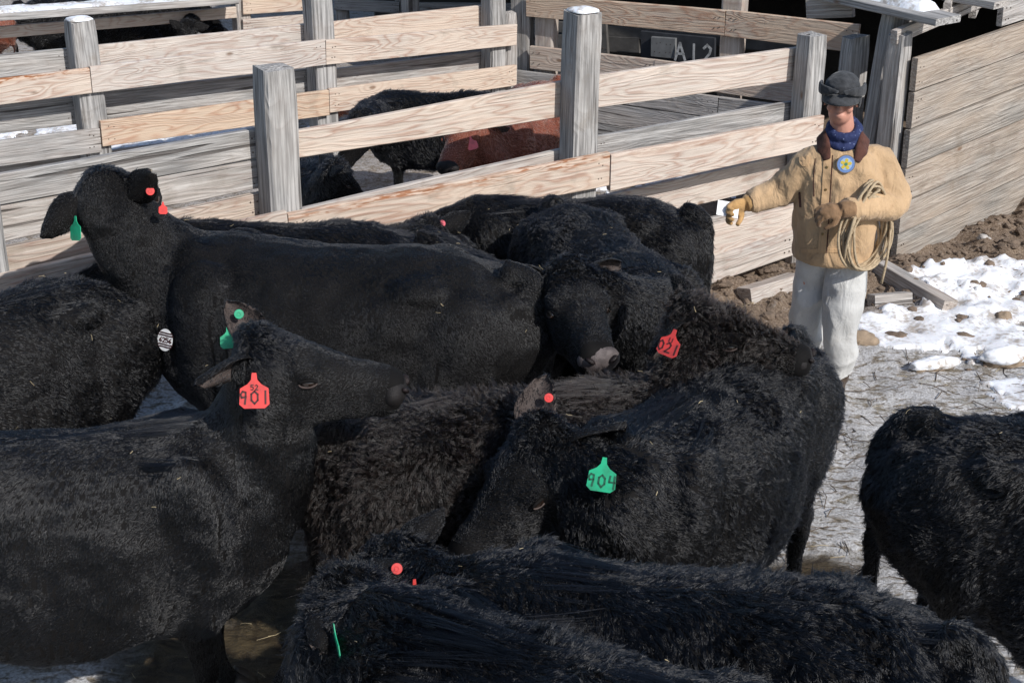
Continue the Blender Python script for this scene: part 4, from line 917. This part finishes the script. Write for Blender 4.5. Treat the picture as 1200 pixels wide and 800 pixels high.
for _ in range(9000):
    x, y = rnd.uniform(.9, 4.8), rnd.uniform(7.2, 11.3); d = linedist(np.array([x]), np.array([y]), MAIN if x < 2.7 else BARN)[0]
    if d < .02 or d > 1.35 or rnd.random() < (d - .3) * .9: continue
    r = rnd.uniform(.008, .020) if rnd.random() < .88 else rnd.uniform(.02, .042); z = gz(x, y); k = len(V)
    sc_ = np.array([rnd.uniform(.7, 1.3), rnd.uniform(.7, 1.3), rnd.uniform(.5, .8)]) * r
    q = pv * sc_ * (1 + .35 * fbm(pv, 1.2, rnd.randrange(999), 2))[:, None] + [x, y, z + r * .15]
    V += q.tolist(); F += [tuple(i + k for i in f) for f in pf]; cl += 1
    if cl > 1700: break
tag(link('rubble', mesh_from(V, F), CLOD, smooth=False), kind='stuff')
def rock(px, py, r, sq, mat, lab, snow=0, seed=0, rot=0):
    p = atz(px, py, 0); z = gz(p.x, p.y); o = link('rock', rock_mesh(r, seed, sq), mat, smooth=True); o.location = (p.x, p.y, z + r * sq[2] * .12); o.rotation_euler = (0, 0, rot)
    tag(o, lab, 'rock', 'rocks along the snowy bank')
    if snow:
        me = rock_mesh(r, seed, sq); P = np.array([v.co[:] for v in me.vertices]); up_ = smooth01(P[:, 2] / (r * sq[2]) + .25 * fbm(P, 9, seed + 1, 3), .0, .35)
        for v, a, q in zip(me.vertices, up_, P): v.co = Vector(q) * (1 + .09 * a - .06 * (1 - a)) + Vector((0, 0, .006 * a))
        link('snow_cap', me, SNOW, o, smooth=True)
    return o
rock(1004, 398, .085, (1.25, .8, .7), ROCK, 'tan angular rock beside the man, right of his leg', seed=3)
rock(1092, 428, .075, (1.8, .9, .6), ROCK, 'brown snow covered rock in front of the snow patch', 1, 5, .2)
rock(1185, 420, .085, (1.6, .9, .7), ROCK, 'snow capped rock at the right edge', 1, 8, .1)
rock(1176, 372, .055, (1., .8, .9), ROCK, 'brown rock poking out of the snow at the right', 0, 11)
rock(1130, 392, .045, (1.4, .8, .6), CLOD, 'dark brown clod lying in the middle of the snow', 0, 14)
rock(960, 282, .032, (1, 1, .8), ROCKG, 'small pale stone at the foot of the fence left of the man', 0, 15)
rock(1053, 392, .05, (1.5, 1, .6), CLOD, 'muddy clod at the left tip of the snow', 0, 18)
rock(893, 306, .03, (1, .8, .8), ROCKG, 'little white stone on the brown bank behind the cows', 0, 19)
rock(1098, 318, .045, (1.3, 1, .6), ROCK, 'tan stone below the shed wall', 0, 23); rock(1150, 290, .035, (1.3, 1, .7), ROCKG, 'pale stone against the bottom plank of the shed', 0, 24)
def log(name, a, b, w_, th, col, lab, lift=.03):
    p, q = atz(*a, 0), atz(*b, 0); p.z = gz(p.x, p.y) + lift; q.z = gz(q.x, q.y) + lift; SEED[0] += 1
    me, nm = board_mesh((q - p).length, w_, w_, th, SEED[0], nails=False, warp=.010); o = link(name, me, WOOD, M=frame(p, q - p, Vector((0, .3, 1)))); o.color = (*col, 1); return tag(o, lab, 'timber')
log('timber', (1030, 322), (1112, 362), .10, .12, (.75, .7, 0), 'muddy brown beam lying below the corner of the shed')
log('timber', (872, 352), (932, 336), .12, .14, (.6, .3, 0), 'pale weathered beam on the bank, left of the man\'s legs')
log('timber', (1020, 358), (1064, 352), .08, .10, (.9, .3, 0), 'short grey timber half buried right of the man')
# the number on the board in the shed
Mn = frame(Vector((0, 0, 0)), nb.matrix_basis.to_3x3() @ Vector((1, 0, 0)), Vector((0, 0, 1)))
pt = INN.at(815, 61, .165) - shed.matrix_basis.translation; xx = (nb.matrix_basis.to_3x3() @ Vector((1, 0, 0))).normalized(); yy = Vector((0, 0, 1)).cross(xx).normalized()
Mn = Matrix((xx, yy, xx.cross(yy))).transposed().to_4x4(); Mn.translation = pt + INN.n * .03
link('stall_number', strokes('A12', .16, Mn, .022, .85), INKW, nb, M=nb.matrix_basis.inverted())

# ------------------------------------------------------------------ the man
def cloth_mat(name, col, wr=.35, var=.12, rough=.9, sc=3, spec=.15, weave=900, dirty=None):
    t = NT(name); c = t.coord(); n = t.noise(c, sc, 5, .6); f = t.ramp(n, .35, .65)
    col_ = t.mix(f, tuple(v * (1 - var) for v in col), tuple(min(1, v * (1 + var)) for v in col))
    if dirty: col_ = t.mix(t.ramp(t.noise(t.vadd(c, (3, 3, 3)), 7, 6, .7), .56, .72, 0, .6), col_, dirty)
    t.set('Base Color', col_); t.set('Roughness', rough); t.set('Specular IOR Level', spec); t.set('Sheen Weight', .15)
    w1 = t.noise(t.vmul(c, (1, 1, .5)), 14, 4, .5, .8); w2 = t.noise(c, 60, 4)
    t.bump(t.math('ADD', t.math('MULTIPLY', w1, 1.), t.math('MULTIPLY', w2, .15)), wr, .03); return t.m
DUCK = cloth_mat('tan_canvas', (.46, .315, .185), .7, .16, dirty=(.30, .185, .10)); CORD = cloth_mat('brown_corduroy', (.075, .032, .024), .4, .3, sc=20)
CHAP = cloth_mat('pale_canvas', (.50, .50, .49), .5, .12, .75, dirty=(.30, .28, .25), spec=.3); WOOLC = cloth_mat('charcoal_wool', (.040, .042, .046), .4, .3, sc=30); 
LEATHER = cloth_mat('worn_leather', (.20, .12, .065), .5, .3, .7, sc=14, dirty=(.07, .045, .03)); LEATHT = cloth_mat('tan_work_leather', (.40, .24, .10), .4, .2, .7, sc=14, dirty=(.18, .10, .05)); BOOTM = cloth_mat('boot_leather', (.05, .035, .025), .4, .3, .6, sc=10)
FLESH = simple('skin', (.50, .245, .18), .55, .16, 18, .15); LIPS = simple('lips', (.36, .13, .11), .5, .1, 10); HAIRM = simple('grey_brown_hair', (.09, .07, .055), .7, .3, 40); WHITE = simple('white_card', (.80, .80, .80), .6, .03, 5)
def scarf_mat():
    t = NT('navy_scarf'); c = t.coord(); v = t.n('ShaderNodeTexVoronoi', {'Vector': c, 'Scale': 55.}).outputs['Distance']
    t.set('Base Color', t.mix(t.ramp(v, .12, .2), (.16, .20, .34), (.012, .022, .085))); t.set('Roughness', .85); t.bump(t.noise(c, 16, 3), .6, .03); return t.m
SCARF = scarf_mat()
my = 7.42
base = aty(972, 455, my); base.z = 0
man = empty('person', base, 'man in a tan canvas coat and dark cap holding out a white card', 'person')
man.location.z = 0; off = np.array(man.location)
J = lambda px, py, dy=0: np.array(aty(px, py, my + dy)) - off
pel, chest, nck = J(975, 292, .04), J(985, 205, .03), J(988, 163, .02)
shR, elR, haR = J(1030, 188, .04), J(1050, 238, -.04), J(985, 246, -.25)      # picture right
shL, elL, haL = J(951, 190, .02), J(914, 224, .06), J(874, 239, .02)         # picture left
kF, aF = J(987, 374, -.08), J(984, 442, -.04); kB, aB = J(946, 372, .14), J(942, 440, .2)
hpF, hpB = J(992, 300, .0), J(955, 298, .08)
hc_ = J(986, 116, -.03); fwd = nrm(vec(-.26, -.95, -.06)); sdh = nrm(np.cross(vec(0, 0, 1), fwd)); uph = np.cross(fwd, sdh)
def hp3(a, b, c): return hc_ + (sdh * a + fwd * b + uph * c) * 1.08
axh = (uph, sdh, fwd)
bf = nrm(vec(-.22, -1, 0)); bs = nrm(np.cross(vec(0, 0, 1), bf)); UPZ = vec(0, 0, 1)
S1 = Skin()
S1.ell(hp3(0, -.012, .02), axh, (.115, .077, .098), 20); S1.ell(hp3(0, .024, -.060), axh, (.068, .062, .066), 18); S1.ell(hp3(0, .045, -.088), axh, (.026, .034, .034)); 
S1.ell(hp3(0, .092, -.012), axh, (.030, .013, .016)); S1.ell(hp3(0, .100, -.030), axh, (.013, .018, .016)); S1.ell(hp3(0, .074, .022), axh, (.013, .058, .020))
S1.ell(hp3(0, .082, -.060), axh, (.010, .027, .012)); S1.ell(hp3(0, .080, -.072), axh, (.009, .023, .011))
for sg in (-1, 1): S1.ell(hp3(.042 * sg, .062, -.028), axh, (.026, .024, .022)); S1.ell(hp3(.079 * sg, -.010, -.015), axh, (.032, .010, .020))
S1.tube([hp3(0, -.02, -.06), nck, chest + vec(0, 0, .05)], [.062, .065, .12]); S1.tube([nck - UPZ * .06, chest, pel], [.11, .15, .145], flat=.75)
S1.tube([shL + vec(.05, 0, 0), shL, elL, haL], [.06, .058, .045, .032]); S1.tube([shR - vec(.05, 0, 0), shR, elR, haR], [.06, .058, .045, .032])
S1.tube([pel, hpF, kF, aF], [.11, .10, .062, .045]); S1.tube([pel, hpB, kB, aB], [.11, .10, .062, .045])
link('body', S1.build(.0075, 2, .5), FLESH, man, smooth=True)
def sub(name, mat, fn, vox=.01, it=3, wr=None, parent=None):
    k = Skin(); fn(k); me = k.build(vox, it) if vox else mesh_from(k.V, k.F)
    if wr:
        amp, fr, sd_ = wr; V = np.array([v.co[:] for v in me.vertices]); N = np.array([v.normal[:] for v in me.vertices])
        A = 1 - np.abs(fbm(V * np.array([1, 1, .75]), fr, sd_, 3)) * 2.2
        V = V + N * (A * amp + fbm(V, fr * .4, sd_ + 4, 2) * amp * .8)[:, None]; me.vertices.foreach_set('co', V.ravel()); me.update()
    return link(name, me, mat, parent or man, smooth=True)
for sg in (-1, 1):
    sub('eye', simple('eye_white', (.35, .3, .28), .3, .05), lambda k: k.ell(hp3(.030 * sg, .072, .006), axh, (.006, .011, .008)), None)
sub('hair', HAIRM, lambda k: [k.ell(hp3(.070 * sg, -.018, .0), axh, (.045, .012, .045)) for sg in (-1, 1)] + [k.ell(hp3(0, -.05, -.02), axh, (.06, .068, .05))], .006, 2, (.003, 40, 3))
def jk(k):
    zt = nck + bf * .005; lv = [(-.01, .215, .150), (.16, .222, .165), (.33, .225, .165), (.47, .228, .155), (.57, .205, .14), (.635, .165, .12), (.69, .085, .09)]
    hem = pel + UPZ * (-.03); tot = (nck - hem)[2]
    cs = [hem * (1 - z / .68) + (nck - UPZ * .02) * (z / .68) for z, *_ in lv]
    for i, c in enumerate(cs): c += bf * .02
    k.ring_tube(cs, [bf] * len(cs), [UPZ] * len(cs), [a for _, a, _ in lv], [b for *_, b in lv], 26, 2.4)
    for sh, el, ha in ((shL, elL, haL), (shR, elR, haR)):
        ins = sh + (cs[4] - sh) * .35; k.tube([ins, sh, sh * .45 + el * .55, el, el * .45 + ha * .55, ha + (el - ha) * .10], [.09, .088, .088, .082, .073, .060], 16)
jacket = sub('coat', DUCK, jk, .010, 3, (.0085, 8, 4))
def chaps(k):
    k.tube([pel + UPZ * .06, hpF + UPZ * -.03, kF, aF + UPZ * .02], [.13, .115, .098, .088], 18, .92); k.tube([pel + UPZ * .06, hpB + UPZ * -.03, kB, aB + UPZ * .02], [.13, .11, .092, .084], 18, .92)
trs = sub('trousers', CHAP, chaps, .010, 3, (.017, 4.6, 9))
for a_ in (aF, aB):
    def bt(k, a_=a_): k.tube([a_ + UPZ * .06, a_ - UPZ * .02], [.055, .052]); k.tube([a_ - UPZ * .03 - bf * .05, a_ + UPZ * -.035 + bf * .06, a_ - UPZ * .045 + bf * .17], [.043, .046, .036], 14, .8)
    bt_ = sub('boot', BOOTM, bt, .009, 3)
# scarf, collar, cap
def ringtube(k, c, rx, ry, r, a0, a1, tilt, n=14, drop=0):
    pts = []
    for a in np.linspace(R(a0), R(a1), n): pts.append(c + bs * rx * math.sin(a) + bf * ry * math.cos(a) + UPZ * (tilt * math.cos(a)))
    k.tube(pts, [r] * n, 12)
sub('scarf', SCARF, lambda k: (ringtube(k, nck + UPZ * .060 + bf * .02, 0.074, .072, .026, 0, 360, -.03), ringtube(k, nck + UPZ * .028 + bf * .02, .078, .080, .024, 0, 360, -.05)), .007, 3, (.004, 16, 5))
def collar(k):
    for sg in (-1, 1):
        pts = [nck + UPZ * .055 - bf * .055, nck + bs * sg * .075 - bf * .03 + UPZ * .05, nck + bs * sg * .112 + bf * .035 + UPZ * .02, nck + bs * sg * .098 + bf * .10 - UPZ * .03, nck + bs * sg * .075 + bf * .135 - UPZ * .085]
        k.ring_tube([np.array(p) for p in pts], [nrm(UPZ * .8 - bs * sg * .55)] * 5, [pts[min(i + 1, 4)] - pts[max(i - 1, 0)] for i in range(5)], [.016] * 5, [.045, .045, .045, .042, .020], 14, 3)
sub('collar', CORD, collar, .007, 2)
def cap(k):
    k.ell(hp3(0, -.012, .062), axh, (.076, .090, .110), 22); k.ring_tube([hp3(0, -.012, .035), hp3(0, -.012, .06), hp3(0, -.010, .085)], [fwd] * 3, [uph] * 3, [.089, .092, .087], [.109, .113, .107], 22, 2)
sub('cap', WOOLC, cap, .007, 3, (.002, 18, 6))
def brim(k):
    for j, t in enumerate(np.linspace(-1, 1, 9)):
        pass
    V0 = []; n, m = 14, 7
    for s2 in (0, 1):
        for i in range(n + 1):
            a = R(-72 + 144 * i / n)
            for j in range(m + 1):
                t = j / m; rr = 1 + t * .62 * math.cos(a * .95) ** .6; V0.append(hp3(math.sin(a) * .092 * (1 + .05 * t), -.012 + math.cos(a) * .112 * rr, 0.050 - .030 * t - .018 * t * math.sin(a) ** 2 - s2 * .007))
    k.V += V0; q = lambda s2, i, j: s2 * (n + 1) * (m + 1) + i * (m + 1) + j
    for i in range(n):
        for j in range(m): k.F.append((q(0, i, j), q(0, i, j + 1), q(0, i + 1, j + 1), q(0, i + 1, j))); k.F.append((q(1, i, j), q(1, i + 1, j), q(1, i + 1, j + 1), q(1, i, j + 1)))
        k.F.append((q(0, i, m), q(1, i, m), q(1, i + 1, m), q(0, i + 1, m))); k.F.append((q(0, i, 0), q(0, i + 1, 0), q(1, i + 1, 0), q(1, i, 0)))
    for i in (0, n):
        for j in range(m): k.F.append((q(0, i, j), q(1, i, j), q(1, i, j + 1), q(0, i, j + 1)))
capo = sub('cap_brim', WOOLC, brim, None)
def flap(k):
    for sg in (-1, 1):
        pts = [hp3(.103 * sg, -.05, .05), hp3(.107 * sg, .0, .055), hp3(.093 * sg, .065, .062), hp3(.055 * sg, .108, .068), hp3(.012 * sg, .122, .070)]
        k.ring_tube(pts, [uph] * 5, [pts[min(i + 1, 4)] - pts[max(i - 1, 0)] for i in range(5)], [.010] * 5, [.030, .034, .030, .022, .007], 12, 2.6)
        k.tube([hp3(.012 * sg, .128, .072), hp3(.02 * sg, .132, .066), hp3(.03 * sg, .13, .058)], [.005, .004, .003])
sub('ear_flaps', WOOLC, flap, .006, 2)
sub('ear_cover', WOOLC, lambda k: [k.ell(hp3(.086 * sg, -.03, .0), axh, (.055, .013, .05)) for sg in (-1, 1)], .006, 2)
# gloved hands
def hand(k, wr, d, pn, sgn, curls, thumb, spread=.12, sc=1.0):
    """d along the hand, pn out of the palm, sgn which side the thumb is on"""
    d = nrm(d); pn = nrm(pn - d * np.dot(pn, d)); sd_ = np.cross(d, pn) * sgn
    k.tube([wr - d * .03, wr + d * .01], [.036 * sc, .036 * sc], 14, .8)
    k.ell(wr + d * .05 * sc, (d, sd_, pn), (.060 * sc, .046 * sc, .024 * sc), 16)
    for i, (off_, ln, cu) in enumerate(zip((.032, .011, -.011, -.031), (.082, .090, .083, .066), curls)):
        b = wr + d * .085 * sc + sd_ * off_ * sc; pts = [b - d * .02, b]; a = 0; cur = b
        for f_, st_ in ((.45, .8), (.30, 1.), (.25, .8)):
            a += R(cu) * st_; dd = nrm(d * math.cos(a) + pn * math.sin(a) + sd_ * spread * off_ / .03 * math.cos(a)); cur = cur + dd * ln * f_ * sc; pts.append(cur)
        k.tube(pts, [.0125 * sc, .0125 * sc, .0115 * sc, .0108 * sc, .0085 * sc], 10)
    b = wr + d * .028 * sc + sd_ * .036 * sc; t1 = nrm(d * .55 + sd_ * .6 + pn * thumb); t2 = nrm(d * .85 + sd_ * .05 + pn * thumb)
    k.tube([b, b + t1 * .034 * sc, b + t1 * .034 * sc + t2 * .030 * sc, b + t1 * .034 * sc + t2 * .056 * sc], [.017 * sc, .015 * sc, .013 * sc, .010 * sc], 10)
# hand holding out the card: palm towards the card, thumb on top
dL = nrm(haL - elL); pL = nrm(vec(.2, -.9, -.2))
sub('glove', LEATHT, lambda k: (hand(k, haL + dL * .0, dL + vec(0, -.15, .05), pL, -1, (42, 46, 50, 54), .75, sc=1.12), k.tube([haL - dL * .055, haL - dL * .0], [.056, .047], 16)), .0055, 2, (.002, 22, 8))
dR = nrm(vec(-.93, -.22, -.05)); pR = nrm(vec(.1, .55, -.75))
sub('glove', LEATHER, lambda k: (hand(k, haR, dR, pR, 1, (52, 58, 60, 62), .8, sc=1.12), k.tube([haR - dR * .07, haR - dR * .0], [.052, .045], 16)), .0055, 2, (.0025, 22, 9))
# front of the coat: placket, pocket flap, emblem, laid on its surface
bj, Mj = bvh_of(jacket)
def conform(px_poly, lift, th, name, mat, parent=man, grid=None, col=None):
    """a strip through points seen on the coat: list of (left px, right px, y px)"""
    V = []; m = len(px_poly); nx_ = grid or 3
    for (a, b, y_) in px_poly:
        for i in range(nx_ + 1):
            l, n = hit(bj, a + (b - a) * i / nx_, y_)
            if l is None: l, n = V[-1][0] if V else CP, Vector((0, -1, 0))
            V.append((l, n))
    P = [np.array(l + n * (lift + th)) - off for l, n in V] + [np.array(l + n * (lift - .004)) - off for l, n in V]; F = []; w_ = nx_ + 1; k = m * w_
    for r_ in range(m - 1):
        for i in range(nx_): a = r_ * w_ + i; F += [(a, a + w_, a + w_ + 1, a + 1), (k + a, k + a + 1, k + a + w_ + 1, k + a + w_)]
        for i in (0, nx_): a = r_ * w_ + i; F.append((a, a + w_, k + a + w_, k + a))
    for r_ in (0, m - 1):
        for i in range(nx_): a = r_ * w_ + i; F.append((a, a + 1, k + a + 1, k + a))
    me = mesh_from(P, F); bm = bmesh.new(); bm.from_mesh(me); bmesh.ops.recalc_face_normals(bm, faces=bm.faces); bm.to_mesh(me); bm.free()
    return link(name, me, mat, parent, smooth=False)
DUCK2 = cloth_mat('tan_canvas_trim', (.50, .33, .185), .3, .12)
pl_ = conform([(966 - (y - 178) * .06, 975 - (y - 178) * .06, y) for y in range(180, 298, 6)], .001, .004, 'placket', DUCK2)
conform([(937, 949, 184), (937, 949, 188), (938, 948, 192), (941, 945, 195)], .001, .005, 'pocket_flap', DUCK2)
conform([(939, 1006, 291.5), (939, 1006, 294), (939, 1006, 296)], .001, .002, 'hem', DUCK2, grid=16)
conform([(975.5 - (y - 178) * .06, 976.6 - (y - 178) * .06, y) for y in range(182, 298, 6)], .001, .002, 'seam', CORD)
conform([(955, 956, 186), (953.5, 954.5, 200), (953, 954, 215), (953.5, 954.5, 230)], .001, .0015, 'seam', CORD)
conform([(936 + i * .2, 938 + i * .2, 225 + i * 3) for i in range(7)], .001, .003, 'pocket_edge', CORD)
for y in (196, 222, 248, 274):
    l, n = hit(bj, 970 - (y - 178) * .06, y)
    if l: M_ = Matrix.Translation(-man.location) @ surf_frame(l + n * .004, n); link('button', disc(.008, .003, M_), simple('brass', (.35, .25, .12), .4, .2, 30, metal=.8), man)
l, n = hit(bj, 991, 192)
if l:
    n = (n + (CP - l).normalized() * .5).normalized(); M_ = Matrix.Translation(-man.location) @ surf_frame(l + n * .006, n)
    rings_ = [(.050, .0, (.16, .13, .10)), (.046, .0012, (.13, .22, .45)), (.033, .0024, (.30, .42, .58))]; pa = None
    for r_, z_, c_ in rings_:
        me = extrude_outline([(r_ * math.cos(a), r_ * math.sin(a)) for a in np.linspace(0, 2 * math.pi, 33)[:-1]], .004); me.transform(M_ @ Matrix.Translation((0, -z_, 0)))
        o_ = link('emblem' if pa is None else 'emblem_field', me, simple('thread', c_, .8, .15, 200), pa or man); pa = pa or o_
    O = []
    for i in range(20): a = i * 2 * math.pi / 20 + .2; r_ = (.032, .027, .013, .027)[i % 4]; O.append((r_ * math.cos(a), r_ * math.sin(a)))
    me = extrude_outline(O, .004); me.transform(M_ @ Matrix.Translation((0, -.0036, 0))); link('emblem_flower', me, simple('gold_thread', (.55, .42, .05), .8, .15, 200), pa)
    me = extrude_outline([(.009 * math.cos(a), .009 * math.sin(a)) for a in np.linspace(0, 2 * math.pi, 13)[:-1]], .004); me.transform(M_ @ Matrix.Translation((0, -.0048, 0))); link('emblem_centre', me, simple('green_thread', (.06, .20, .12), .8, .15, 200), pa)
# the white card in his fingers
tipc = Vector(haL + dL * .135 + vec(-.01, -.035, -.015)) + man.location
pc = aty(853, 245, my - .03); cM = surf_frame(pc, ((CP - pc).normalized() + Vector((.25, 0, .35))).normalized()) @ Matrix.Rotation(R(12), 4, 'Y')
bm = bmesh.new(); bmesh.ops.create_cube(bm, size=1); bmesh.ops.scale(bm, vec=(.120, .0012, .085), verts=bm.verts); me = bpy.data.meshes.new('card'); bm.to_mesh(me); bm.free()
o = link('card', me, WHITE, M=cM); tag(o, 'white paper card held out in the man\'s gloved hand', 'card')
# lariat hanging over his forearm
ROPE = simple('rope_fibre', (.40, .31, .20), .75, .25, 60, .5)
k = Skin(); cc = np.array(aty(1016, 264, my - .17)); e1_ = nrm(vec(.78, .55, 0)); pts = []
for t in np.linspace(0, 13.2 * 2 * math.pi, 13 * 26):
    lp = t / (2 * math.pi); jx = .016 * math.sin(lp * 2.6) + .006 * math.sin(lp * 7.1); rx = .16 + .014 * math.sin(lp * 1.9 + 1); rz = .225 + .022 * math.sin(lp * 2.3 + .4)
    c_ = cc + vec(jx + .022 * (lp % 2 - 1), .012 * math.sin(lp * 3.3), 0)
    x_ = math.sin(t); z_ = math.cos(t); pts.append(c_ + e1_ * (rx * x_ * (1 - .25 * z_)) + UPZ * (rz * z_ - (.225 - rz) - .02) + np.cross(e1_, UPZ) * (.02 * math.sin(t * 2 + lp)))
pts += [pts[-1] + vec(.02, -.01, -.05), np.array(aty(1040, 300, my - .16)), np.array(aty(1033, 332, my - .16))]
k.tube(pts, [.0075] * len(pts), 8); o = link('lariat', mesh_from(k.V, k.F), ROPE, smooth=True); tag(o, 'coiled tan lariat rope hanging from the man\'s arm', 'rope')
